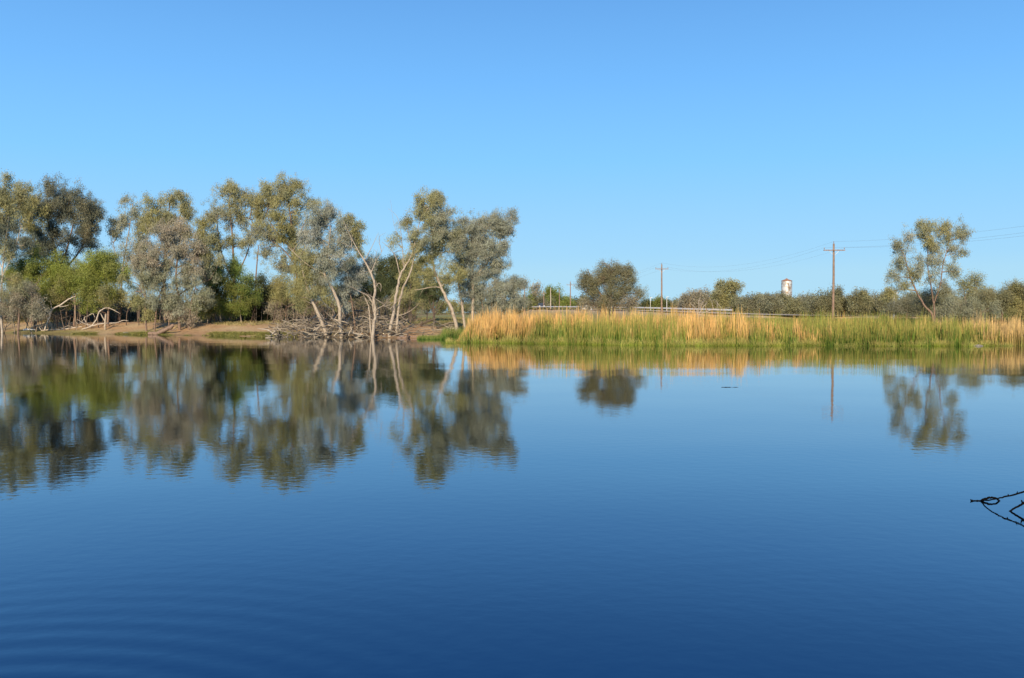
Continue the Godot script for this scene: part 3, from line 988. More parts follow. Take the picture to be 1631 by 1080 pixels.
	tree("shrub", "brownish-grey twiggy shrub at the left edge by the water", "bush", 85, "brown_bark", "brown",
		[[[28, 519, 0.1], [30, 480, 0.08], [28, 450, 0.05]], [[50, 519, 0.08], [52, 485, 0.06], [48, 455, 0.04]]],
		[[22, 455, 28, 28, 0.7, "mix"], [44, 476, 22, 24, 0.8], [8, 480, 24, 24, 0.7], [30, 495, 34, 14, 0.5]], "", "bush", 14)
	tree("willow", "dense green willow-like bush with one white trunk on the bank", "bush", 86, "pale_bark", "green",
		[[[352, 518, 0.13], [350, 490, 0.11], [348, 460, 0.07]], [[330, 516, 0.08], [334, 490, 0.06], [336, 460, 0.04]], [[385, 516, 0.08], [382, 490, 0.06], [385, 465, 0.04]]],
		[[355, 442, 34, 30, 1.5], [335, 440, 18, 26, 1.2, "dark"], [388, 465, 26, 26, 1.4], [338, 482, 26, 18, 1.2, "lime"], [372, 490, 26, 14, 1.1]], "", "bush")
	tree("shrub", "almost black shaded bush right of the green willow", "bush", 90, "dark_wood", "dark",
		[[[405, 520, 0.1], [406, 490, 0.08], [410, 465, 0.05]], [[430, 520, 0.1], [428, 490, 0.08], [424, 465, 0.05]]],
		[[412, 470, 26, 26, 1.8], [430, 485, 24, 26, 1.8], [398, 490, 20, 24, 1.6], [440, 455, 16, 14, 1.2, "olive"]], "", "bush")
	tree("shrub", "olive bush between the black bush and the leaning gum", "bush", 88, "brown_bark", "olive",
		[[[455, 515, 0.08], [456, 490, 0.06], [458, 470, 0.04]]],
		[[460, 470, 26, 22, 0.9], [500, 478, 26, 20, 0.8, "mix"], [445, 488, 18, 14, 0.6, "brown"], [525, 470, 16, 20, 0.8]], "", "bush", 8)


func build_right_side_trees() -> void:
	tree("round_tree", "round olive many-stemmed tree rising alone behind the reeds", "tree", 74, "brown_bark", "dusk",
		[[[968, 512, 0.12], [960, 480, 0.09], [946, 450, 0.06], [935, 428, 0.02]], [[969, 510, 0.1], [972, 470, 0.07], [975, 425, 0.02]], [[970, 510, 0.1], [985, 472, 0.07], [1000, 440, 0.03]], [[966, 510, 0.06], [952, 488, 0.05], [942, 470, 0.03]]],
		[[968, 438, 24, 17, 1.3], [945, 448, 19, 20, 1.2], [994, 448, 20, 20, 1.3], [968, 466, 34, 18, 1.3, "scrub"], [1012, 464, 10, 12, 0.6], [930, 460, 10, 7, 0.4], [950, 482, 24, 12, 1.0, "brown"], [992, 482, 26, 12, 1.0, "brown"], [975, 428, 9, 9, 0.6]], "", "bush", 26)
	tree("leaning_tree", "leaning gum with three tufted crowns above the right-hand reeds", "tree", 77, "brown_bark", "grey",
		[[[1493, 514, 0.122], [1484, 500, 0.108], [1471, 485, 0.094], [1456, 456, 0.079], [1447, 432, 0.058], [1442, 410, 0.036]], [[1489, 508, 0.086, 0.4], [1487, 485, 0.072, 0.4], [1483, 455, 0.058], [1478, 428, 0.050], [1478, 400, 0.036], [1473, 370, 0.022]], [[1487, 485, 0.065, 0.4], [1498, 452, 0.050], [1501, 427, 0.043], [1508, 400, 0.036], [1515, 370, 0.022]]],
		[[1472, 371, 16, 20, 0.67, "mix"], [1474, 402, 16, 28, 0.44], [1460, 424, 15, 28, 0.37], [1488, 385, 10, 22, 0.26], [1514, 365, 19, 20, 0.67, "mix"], [1519, 390, 15, 22, 0.52], [1502, 404, 13, 30, 0.37], [1521, 428, 8, 14, 0.37], [1486, 428, 14, 26, 0.26], [1441, 398, 15, 32, 0.67], [1432, 432, 16, 28, 0.52], [1449, 442, 16, 26, 0.44, "mix"], [1424, 458, 11, 16, 0.44, "mix"], [1502, 442, 12, 18, 0.30], [1534, 374, 7, 10, 0.37]])
	var g := "shrubs behind the right-hand reeds"
	tree("shrub", "grey-olive shrub under the leaning gum", "bush", 86, "brown_bark", "scrub", [[[1492, 508, 0.1], [1491, 485, 0.07], [1490, 470, 0.04]]], [[1490, 474, 24, 14, 1.2], [1472, 484, 18, 12, 1.1], [1512, 470, 14, 12, 1.1]], g, "bush")
	tree("shrub", "upright olive shrub with two leafy tips beyond the leaning gum", "bush", 92, "brown_bark", "olive", [[[1540, 508, 0.1], [1538, 480, 0.07], [1535, 458, 0.03]], [[1548, 508, 0.07], [1552, 480, 0.05], [1555, 452, 0.03]]], [[1535, 457, 8, 12, 1.0], [1555, 449, 7, 9, 1.0], [1545, 476, 20, 12, 1.2], [1572, 466, 10, 8, 0.9]], g, "bush")
	tree("shrub", "low silver-grey shrub just behind the reed tops at the right", "bush", 78, "brown_bark", "grey", [[[1530, 512, 0.08], [1530, 495, 0.06], [1530, 485, 0.03]]], [[1530, 490, 30, 15, 1.3], [1562, 494, 24, 14, 1.3], [1505, 496, 18, 11, 1.1]], g, "bush")
	tree("shrub", "large olive-brown shrub, right of the silver-grey shrub", "bush", 84, "brown_bark", "scrub", [[[1596, 510, 0.12], [1596, 485, 0.09], [1598, 468, 0.05]]], [[1596, 476, 28, 18, 1.3], [1575, 486, 22, 16, 1.2], [1618, 470, 18, 17, 1.3, "olive"]], g, "bush")
	tree("shrub", "broad olive shrub at the right edge of the view", "bush", 83, "brown_bark", "olive", [[[1642, 510, 0.12], [1642, 485, 0.09], [1640, 465, 0.05]]], [[1640, 474, 26, 22, 1.3, "scrub"], [1625, 490, 24, 16, 1.2], [1668, 468, 24, 22, 1.2]], g, "bush")
	tree("shrub", "grey shrub low beside the slim white post", "bush", 96, "brown_bark", "scrubgrey", [[[1445, 505, 0.08], [1445, 490, 0.06], [1446, 480, 0.03]]], [[1448, 480, 22, 13, 1.2], [1428, 488, 16, 10, 1.1], [1466, 490, 20, 10, 1.2]], g, "bush")
	# the trees beyond the road
	g = "scrub trees beyond the road"
	var far := [
		["dark round scrub tree, left one of the pair right of the middle pole", 172, "brown", [[1098, 478, 17, 13, 1.3], [1115, 474, 16, 15, 1.3], [1128, 478, 14, 12, 1.2]], 1108],
		["taller scrub tree with a loose top, right one of the pair by the middle pole", 168, "mix", [[1150, 474, 16, 15, 1.1], [1157, 458, 11, 9, 0.9], [1170, 462, 8, 12, 0.7], [1140, 484, 12, 9, 1.0]], 1154],
		["low grey scrub tree at the left end of the row below the water tank", 215, "scrubgrey", [[1188, 486, 14, 8, 1.2], [1202, 482, 14, 10, 1.3]], 1196],
		["grey scrub tree two crowns left of the water tank", 222, "scrubgrey", [[1218, 479, 14, 12, 1.3], [1232, 483, 12, 10, 1.2]], 1224],
		["bushy scrub tree against the left side of the water tank", 235, "scrubgrey", [[1238, 474, 10, 10, 1.0], [1250, 480, 13, 10, 1.3, "scrub"]], 1244],
		["brown scrub tree in front of the foot of the water tank", 205, "scrub", [[1262, 487, 13, 8, 1.3], [1272, 488, 12, 8, 1.2]], 1265],
		["rounded scrub tree right of the water tank", 220, "scrubgrey", [[1286, 478, 13, 13, 1.2], [1298, 484, 12, 10, 1.3]], 1290],
		["twiggy brown-topped scrub tree left of the tall power pole", 212, "scrub", [[1312, 474, 12, 13, 1.0], [1306, 486, 12, 9, 1.3], [1320, 484, 10, 9, 1.2]], 1312],
		["olive scrub tree just right of the tall power pole", 216, "scrub", [[1340, 474, 13, 13, 1.2], [1350, 484, 13, 10, 1.2]], 1343],
		["round olive scrub tree second right of the tall power pole", 210, "olive", [[1370, 476, 14, 12, 1.3, "scrub"], [1360, 486, 12, 9, 1.2, "scrub"]], 1367],
		["grey-green scrub tree halfway from the tall pole to the white post", 218, "scrubgrey", [[1388, 480, 13, 11, 1.3], [1400, 486, 12, 8, 1.2]], 1392],
		["dark-topped scrub tree left of the slim white post", 208, "scrub", [[1410, 474, 11, 12, 1.1], [1418, 484, 12, 10, 1.3]], 1413],
		["green domed tree with a grey spire, left of the far poles", 270, "green", [[846, 480, 11, 9, 1.3], [853, 463, 4, 9, 1.0, "brown"], [858, 480, 10, 9, 1.1, "scrubgrey"]], 852],
		["round bright green tree behind the cluster of far poles", 280, "green", [[880, 470, 13, 11, 1.3], [892, 480, 12, 9, 1.3], [872, 480, 11, 8, 1.1, "scrubgrey"]], 882],
		["small green tree right of the cluster of far poles", 285, "green", [[905, 480, 10, 8, 1.3], [896, 484, 9, 6, 1.2]], 904],
		["small olive tree behind the white shed", 300, "olive", [[932, 478, 10, 8, 1.1], [920, 482, 8, 6, 1.1, "dark"]], 930],
		["low dark green tree left of the middle pole", 330, "dark", [[1048, 479, 12, 7, 1.3, "green"], [1036, 484, 10, 6, 1.2], [1064, 484, 14, 6, 1.2]], 1050],
		["small grey tree behind the end of the left bank trees", 240, "scrub", [[836, 480, 9, 10, 1.1], [826, 486, 10, 8, 1.1]], 834],
	]
	for q in far:
		var p: float = q[4]
		for l in q[3]:
			l[1] += 2.5
			l[3] *= 0.85
		tree("scrub_tree", q[0], "tree", q[1], "brown_bark", q[2], [[[p, 500, 0.2], [p + 1, 490, 0.16], [p + 1, 482, 0.1]]], q[3], g)
	tree("dead_shrub", "grey leafless fallen shrub in front of the guard rail", "shrub", 112, "dead_wood", "grey",
		[[[1112, 503, 0.09], [1110, 494, 0.06], [1100, 484, 0.02]], [[1113, 502, 0.07], [1118, 492, 0.05], [1126, 482, 0.02]], [[1113, 502, 0.06], [1132, 494, 0.05], [1150, 493, 0.02]], [[1111, 502, 0.05], [1102, 497, 0.04], [1092, 490, 0.02]], [[1112, 500, 0.05], [1113, 488, 0.03], [1112, 478, 0.01]]],
		[], "", "gum", 16)


func scatter(kind: String, count: int, x0: float, x1: float, front: float, back: float, tall: Callable, bright := 0.3) -> Array:
	var where := []
	var tint := []
	for i in count:
		var x := rng.randf_range(x0, x1)
		var d := front + (back - front) * pow(rng.randf(), 1.25)
		var z := -(edge(x) + d)
		var h: float = tall.call(x, z)
		var clump := patches.get_noise_2d(x * 10.0, z * 7.0)
		if h <= 0.0 or clump < -0.04:
			continue
		var wide := h * 0.25 + 0.55
		h *= rng.randf_range(0.72, 1.12) * (1.0 + 0.5 * clump)
		var b := Basis.from_euler(Vector3(rng.randfn(0, 0.05), rng.randf() * TAU, rng.randfn(0, 0.05))) * Basis.from_scale(Vector3(wide, h, wide))
		where.append(Transform3D(b, Vector3(x, maxf(-0.15, land(x, z) - 0.05), z)))
		var t := 1.0 + rng.randf_range(-bright, bright) + 0.35 * patches.get_noise_2d(x * 2.5, z * 2.5) + 0.8 * clump
		t *= 0.86
		tint.append(Color(t * rng.randf_range(0.92, 1.06), t, t * rng.randf_range(0.9, 1.05)))
	return [where, tint]


func edge(x: float) -> float:
	# distance of the reeds' front from the camera's shore
	return lerpf(58.5, 53.5, smoothstep(-3.0, 12.0, x)) + 0.9 * bumps.get_noise_1d(x * 4.0) + 1.1 * bumps.get_noise_1d(x * 16.0)


func build_reeds() -> void:
	rng.seed = 55
	# left part mostly dry and tall, right part greener and lower; both thin out behind
	var dryness := func(x: float, z: float) -> float: return clampf(0.62 - 0.028 * (x - 4.0) + 0.9 * patches.get_noise_2d(x * 1.6, z * 1.1) + (0.25 if -z - edge(x) > 3.5 and x < 16.0 else 0.0), 0.0, 1.0)
	var height := func(x: float, z: float) -> float: return lerpf(2.15, 1.92, smoothstep(8.0, 22.0, x)) * (1.0 + 0.22 * patches.get_noise_2d(x * 1.2 + 40, z * 1.2)) * lerpf(0.62, 1.0, smoothstep(0.0, 1.6, -z - edge(x))) * smoothstep(-4.2, -2.4, x)
	var dry_tall := func(x: float, z: float) -> float: return (height.call(x, z) * 1.04) if patches.get_noise_2d(x * 9.0, z * 9.0) * 0.5 + 0.5 < dryness.call(x, z) and x < 28.4 else 0.0
	var green_tall := func(x: float, z: float) -> float: return height.call(x, z) * 0.92 if patches.get_noise_2d(x * 9.0, z * 9.0) * 0.5 + 0.5 >= dryness.call(x, z) * 0.9 and x < 29.6 else 0.0
	var bed := thing("reed_bed", "long bed of green and tan bulrushes along the right shore", "reeds", Vector3.ZERO, "", "stuff")
	var a := scatter("reed_dry", 7000, -4, 29, 0.2, 12.0, dry_tall)
	many("dry_reeds", spray.reed_dry, M.reed, bed, a[0], a[1])
	a = scatter("reed_green", 7000, -4, 30, 0.0, 12.0, green_tall)
	many("green_reeds", spray.reed_green, M.reed, bed, a[0], a[1])
	a = scatter("fringe", 1500, -4.2, 31, -0.5, 0.7, func(x: float, z: float) -> float: return 0.55 + 0.3 * patches.get_noise_2d(x * 3.0, z))
	many("water_fringe", spray.fringe, M.reed, bed, a[0], a[1])

	var dry := thing("reed_bed", "patch of dry orange-tan reeds at the right edge", "reeds", Vector3.ZERO, "", "stuff")
	a = scatter("reed_dry", 4200, 28.4, 58, 0.0, 10.0, func(x: float, z: float) -> float: return 1.62 + 0.35 * patches.get_noise_2d(x * 1.2, z * 1.2) - 0.4 * (1.0 - smoothstep(28.0, 30.0, x)))
	many("dry_reeds", spray.reed_straw, M.reed, dry, a[0], a[1])
	a = scatter("reed_green", 420, 29.0, 58, 0.0, 3.0, func(x: float, z: float) -> float: return 0.8)
	many("green_reeds", spray.reed_green, M.reed, dry, a[0], a[1])

	rng.seed = 56
	var where := []
	var tint := []
	for i in 420:
		var px := rng.randf_range(668, 752)
		var d := rng.randf_range(65.5, 69.5)
		var p := ground_spot(px, d)
		p.y = maxf(p.y - 0.05, -0.1)
		var h := rng.randf_range(0.5, 0.8) * (0.55 if px < 705 else 1.3)
		where.append(Transform3D(Basis.from_euler(Vector3(0, rng.randf() * TAU, 0)) * Basis.from_scale(Vector3(0.9, h, 0.9)), p))
		var t := rng.randf_range(0.55, 0.95)
		tint.append(Color(t * 0.8, t, t))
	var sedge := many("sedge_clump", spray.reed_green, M.reed, self, where, tint)
	tag(sedge, "bright green sedge at the water's edge left of the reeds", "sedge", "", "stuff")


func build_bank_plants() -> void:
	rng.seed = 57
	var where := []
	var tint := []
	for i in 5200:
		var px := rng.randf_range(-60, 745)
		var d := rng.randf_range(70, 128)
		var p := ground_spot(px, d)
		var inl := inland(p.x, p.z)
		if inl < 5.0 or patches.get_noise_2d(p.x, p.z) < -0.12 + (0.0 if px > 430 else 0.14):
			continue
		p.y -= 0.03
		var h := rng.randf_range(0.18, 0.42)
		where.append(Transform3D(Basis.from_euler(Vector3(0, rng.randf() * TAU, 0)) * Basis.from_scale(Vector3(1.4, h, 1.4)), p))
		var c := Color(0.36, 0.29, 0.13).lerp(Color(0.2, 0.2, 0.06), rng.randf() * (1.0 if px > 600 else 0.5))
		tint.append(c)
	var o := many("dry_grass", spray.grass, M.reed, self, where, tint)
	tag(o, "dry yellowish grass tufts under the trees of the left bank", "grass", "", "stuff")

	where = []
	tint = []
	for i in 2600:
		var px := rng.randf_range(-60, 470)
		var p := ground_spot(px, 72.0)
		var d := shore(p.x) * 1.0 + rng.randf_range(-0.3, 2.6)
		p = ground_spot(px, d)
		var inl := inland(p.x, p.z)
		if inl < -0.1 or inl > 2.4 or patches.get_noise_2d(p.x, p.z) < -0.02:
			continue
		p.y -= 0.02
		var h := rng.randf_range(0.1, 0.24)
		where.append(Transform3D(Basis.from_euler(Vector3(0, rng.randf() * TAU, 0)) * Basis.from_scale(Vector3(1.1, h, 1.1)), p))
		tint.append(Color(0.18, 0.2, 0.045).lerp(Color(0.32, 0.28, 0.09), rng.randf()))
	o = many("bank_grass", spray.grass, M.reed, self, where, tint)
	tag(o, "short green grass along the foot of the dirt bank", "grass", "", "stuff")

	where = []
	tint = []
	for i in 3800:
		var px := rng.randf_range(-60, 745)
		var p := ground_spot(px, rng.randf_range(71, 96))
		var inl := inland(p.x, p.z)
		if inl < 0.5 or rng.randf() > 0.25 + 0.09 * inl or patches.get_noise_2d(p.x * 2.0, p.z * 2.0 + 30.0) < -0.1:
			continue
		var sc := rng.randf_range(0.3, 0.9)
		where.append(Transform3D(Basis.from_euler(Vector3(0, rng.randf() * TAU, 0)) * Basis.from_scale(Vector3(sc, sc * 0.16, sc)), p + Vector3(0, 0.03, 0)))
		var c := Color(0.16, 0.11, 0.065).lerp(Color(0.34, 0.27, 0.18), rng.randf())
		tint.append(c)
	o = many("leaf_litter", spray.bush, M.leaf, self, where, tint)
	tag(o, "fallen leaves and bark scattered over the dirt of the left bank", "leaf litter", "", "stuff")

	# low green growth on the flat behind the right-hand reeds
	where = []
	tint = []
	for i in 4200:
		var px := rng.randf_range(1120, 1720)
		var d := rng.randf_range(66, 112)
		var p := ground_spot(px, d)
		p.y -= 0.03
		var h := rng.randf_range(0.35, 0.8)
		where.append(Transform3D(Basis.from_euler(Vector3(0, rng.randf() * TAU, 0)) * Basis.from_scale(Vector3(2.0, h, 2.0)), p))
		tint.append(Color(0.12, 0.15, 0.035).lerp(Color(0.3, 0.23, 0.08), rng.randf() * rng.randf()))
	o = many("meadow_grass", spray.grass, M.reed, self, where, tint)
	tag(o, "tall green-yellow grass on the flat between the reeds and the road", "grass", "", "stuff")


func build_dead_wood() -> void:
	var g := "fallen branches on the left bank"
	deadfall("fallen_branch", "long pale dead branch arching up over the bank under the lime bushes", "branch", 87, "dead_wood",
		[[[70, 526, 0.12], [79, 502, 0.12], [82, 492, 0.13], [96, 484, 0.12], [109, 475, 0.1], [122, 469, 0.08], [131, 463, 0.05], [138, 463, 0.03]], [[94, 487, 0.06], [103, 486, 0.05], [109, 484, 0.03]], [[128, 468, 0.04], [140, 470, 0.04], [148, 466, 0.04], [157, 461, 0.04], [166, 462, 0.03], [178, 453, 0.015]], [[79, 500, 0.06], [70, 488, 0.05], [60, 477, 0.02]], [[82, 492, 0.04], [80, 478, 0.03], [76, 470, 0.01]]], g)
	deadfall("fallen_branch", "hooked pale dead branch bent over like an arch on the bank", "branch", 86.5, "dead_wood",
		[[[143, 518, 0.1], [153, 505, 0.1], [157, 494, 0.1], [163, 488, 0.08], [172, 486, 0.07], [182, 490, 0.05], [191, 495, 0.02]], [[142, 516, 0.07], [134, 503, 0.06], [139, 499, 0.06], [147, 495, 0.06], [151, 501, 0.03]], [[134, 503, 0.04], [126, 512, 0.03], [119, 506, 0.01]]], g)
	deadfall("fallen_branch", "low pale dead branch lying along the dirt bank to the right", "branch", 86, "dead_wood",
		[[[130, 522, 0.08], [137, 519, 0.08], [149, 515, 0.09], [162, 512, 0.08], [184, 511, 0.06], [196, 507, 0.05], [204, 508, 0.02]], [[149, 515, 0.05], [136, 513, 0.04], [122, 505, 0.02]]], g)
	deadfall("fallen_branch", "tangled grey branch dipping into the water below the arched branch", "branch", 87.5, "dead_wood",
		[[[66, 529, 0.09], [84, 527, 0.1], [95, 528, 0.1], [112, 528, 0.09], [130, 530, 0.06]], [[88, 528, 0.06], [98, 532, 0.06], [104, 534, 0.05], [126, 535, 0.03]], [[84, 527, 0.06], [80, 515, 0.05], [72, 508, 0.02]], [[95, 528, 0.05], [108, 521, 0.04], [118, 524, 0.02]], [[66, 529, 0.05], [58, 520, 0.04], [50, 523, 0.02]]], g)
	deadfall("dead_stump", "pale forked stump standing on the bank by the hooked branch", "stump", 85.5, "pale_bark",
		[[[167, 523, 0.11], [167, 512, 0.1], [168, 498, 0.08]], [[167, 510, 0.06], [162, 500, 0.05], [160, 496, 0.03]]])
	deadfall("fallen_log", "dark weathered log slanting down the dirt bank to the water", "log", 80, "brown_bark",
		[[[236, 531, 0.16], [248, 527, 0.2], [264, 521, 0.2], [276, 514, 0.16]], [[264, 521, 0.08], [272, 522, 0.06], [282, 520, 0.03]]])
	deadfall("fallen_branch", "bleached forked branch at the water's edge left of the brush pile", "branch", 73.5, "dead_wood",
		[[[441, 536, 0.05], [436, 534, 0.06], [428, 528, 0.06], [420, 526, 0.05], [410, 525, 0.03]], [[441, 536, 0.04], [436, 532, 0.03], [430, 531, 0.01]], [[441, 536, 0.04], [445, 528, 0.04], [440, 522, 0.02]]], g)
	deadfall("fallen_branch", "pale straight branch lying slantwise in front of the brush pile", "branch", 72.6, "dead_wood",
		[[[482, 533, 0.06], [494, 530, 0.06], [510, 524, 0.05], [522, 523, 0.02]], [[494, 530, 0.03], [503, 532, 0.02], [512, 530, 0.01]]], g)
	deadfall("fallen_branch", "pale branch reaching into the water between the bent gum and the dead gum", "branch", 71.5, "dead_wood",
		[[[578, 538, 0.07], [570, 535, 0.07], [562, 530, 0.05], [558, 520, 0.03]], [[570, 535, 0.05], [577, 528, 0.03], [575, 520, 0.02]], [[562, 531, 0.03], [552, 531, 0.02]]], g)
	deadfall("fallen_branch", "crossed thin branches leaning behind the leaning gum", "branch", 76, "dead_wood",
		[[[530, 494, 0.04], [520, 486, 0.05], [512, 478, 0.04], [506, 466, 0.02]], [[524, 492, 0.03], [515, 484, 0.03], [505, 490, 0.03], [498, 486, 0.02]], [[516, 507, 0.03], [506, 493, 0.03], [500, 480, 0.01]]], g, false)
	deadfall("fallen_log", "pale log lying at the waterline right of the twin-stemmed gum", "log", 69.8, "brown_bark",
		[[[633, 536.5, 0.06], [642, 535.5, 0.08], [655, 535.5, 0.08], [664, 537, 0.05]]])
	deadfall("fallen_log", "white bleached log end at the waterline by the left edge", "log", 88.5, "white_paint",
		[[[37, 526.5, 0.08], [42, 526.8, 0.1], [50, 527.5, 0.07], [57, 528.5, 0.03]]])
	deadfall("stump", "short dark stump on the grass by the green sedge", "stump", 74, "dark_wood", [[[671, 523, 0.11], [671, 519, 0.1], [672, 515, 0.09]]])
	deadfall("stump", "thin dark stump in the shallow water before the twin-stemmed gum's log", "stump", 69.3, "dark_wood", [[[649, 539, 0.07], [649, 535, 0.07], [650, 531, 0.05]]], "", false)

	# the heap of dead sticks at the foot of the gums
	rng.seed = 61
	var s := Shape.new()
	var where := spot(520, 537, 75)
	where.y = 0
	for i in 1100:
		var px := 432.0 + 290.0 * pow(rng.randf(), 0.9)
		if px > 640.0 and rng.randf() < 0.75:
			continue
		var d := rng.randf_range(71.0, 78.0) - maxf(0.0, px - 560.0) * 0.012
		var p := ground_spot(px, d)
		var hump := 0.25 + 0.75 * exp(-pow((px - 565.0) / 75.0, 2.0)) + 0.4 * exp(-pow((px - 480.0) / 30.0, 2.0))
		p.y = maxf(p.y, 0.02) + rng.randf() * rng.randf() * hump * 1.9
		var dir := Vector3(rng.randfn(0, 1), rng.randfn(0, 0.32), rng.randfn(0, 0.7)).normalized()
		var l := rng.randf_range(0.4, 1.9)
		var r := rng.randf_range(0.012, 0.05) * (1.0 if rng.randf() < 0.85 else 1.9)
		var a := p - dir * l / 2
		var b := p + dir * l / 2
		a.y = maxf(a.y, -0.05)
		b.y = maxf(b.y, -0.05)
		var mid := a.lerp(b, 0.5) + Vector3(rng.randfn(0, 0.08), rng.randfn(0, 0.08), rng.randfn(0, 0.08)) * l
		var tone := rng.randf()
		var col := Color(0.11, 0.09, 0.06).lerp(Color(0.46, 0.39, 0.29), tone)
		s.tube(PackedVector3Array([a - where, mid - where, b - where]), PackedFloat32Array([r, r * 0.85, r * 0.4]), 4, col)
	var heap := part("brush_pile", s.mesh(), M.brush, self, where)
	tag(heap, "heap of dead grey sticks along the waterline among the gums", "brush pile", "", "stuff")

	# stones
	for q in [[200, 82, 0.22, "small grey stone at the waterline below the dirt bank"], [612, 70.6, 0.12, "grey stone in the shallows between the dead gum and the twin-stemmed gum"], [640, 70.2, 0.15, "grey stone by the pale log at the waterline"], [1558, 53.2, 0.2, "flat grey stone in the water in front of the dry reeds"]]:
		rng.seed = hash(q[3])
		var st := Shape.new()
		var prof := [Vector2(0.5, -0.2), Vector2(1.0, 0.0), Vector2(1.05, 0.18), Vector2(0.8, 0.42), Vector2(0.4, 0.52), Vector2(0.01, 0.55)]
		st.lathe(Vector3.ZERO, prof, 9)
		var lump := FastNoiseLite.new()
		lump.seed = rng.randi() % 1000
		lump.frequency = 0.7
		for i in st.v.size():
			st.v[i] *= q[2] * (1.0 + 0.55 * lump.get_noise_3dv(st.v[i]))
		st.smooth = false
		var p := ground_spot(q[0], q[1])
		p.y = maxf(p.y, -0.02)
		tag(part("stone", st.mesh(), M.stone, self, p, Basis.from_scale(Vector3(1.5, 1, 1))), q[3], "stone", "")

	# the wet branch at the near right, shade painted into its black colour
	rng.seed = 71
	var o := thing("submerged_branch", "wet branch coloured black for shade, rising from the near water at the right edge", "branch", spot(1546, 799.2, 9.36))
	var at := o.position
	var lines := [
		[[1546, 799.2, 0.01], [1553, 798.8, 0.013], [1561, 797.8, 0.014], [1568, 795, 0.012], [1576, 792.8, 0.011], [1584, 793, 0.01], [1590, 796, 0.01], [1594, 799.3, 0.006]],
		[[1562, 798, 0.007], [1568, 797.2, 0.007, -0.1], [1575, 796.6, 0.007, -0.19], [1587, 794.4, 0.007, -0.26], [1600, 791.5, 0.008, -0.31], [1618, 787, 0.009, -0.34], [1634, 782.5, 0.01, -0.37], [1660, 775, 0.012, -0.42]],
		[[1606, 816, 0.009, -0.48], [1613, 811, 0.01, -0.48], [1624, 805, 0.011, -0.49], [1634, 799, 0.012, -0.5], [1660, 786, 0.013, -0.56]],
		[[1618, 787, 0.006, -0.34], [1620, 785, 0.005, -0.34], [1620.5, 782.6, 0.003, -0.34]],
		[[1605, 790, 0.006, -0.28], [1606, 788.5, 0.005, -0.28], [1605.5, 786.8, 0.003, -0.28]],
		[[1553, 799, 0.012], [1549, 797.5, 0.009], [1545.5, 795.6, 0.005]],
		[[1629, 802, 0.01, -0.49], [1628, 799, 0.008, -0.49], [1626.5, 796.6, 0.004, -0.49]],
	]
	for i in lines.size():
		var raw := []
		for q in lines[i]:
			var p := spot(q[0], q[1], 9.36 + (q[3] if q.size() > 3 else 0.0))
			raw.append([p - at, q[2]])
		var path := smooth_path(raw)
		var b := Shape.new()
		b.tube(path[0], path[1], 6, Color.WHITE, 0.12, rng)
		part("stem" if i == 0 else "twig", b.mesh(), M.wet_shaded_wood, o)
	deadfall("floating_stick", "thin dark stick floating on the open water before the reeds", "stick", 23.7, "wet_shaded_wood", [[[1149, 617.3, 0.012], [1158, 617.1, 0.016], [1166, 617.4, 0.015], [1176, 617.2, 0.008]]], "", false)


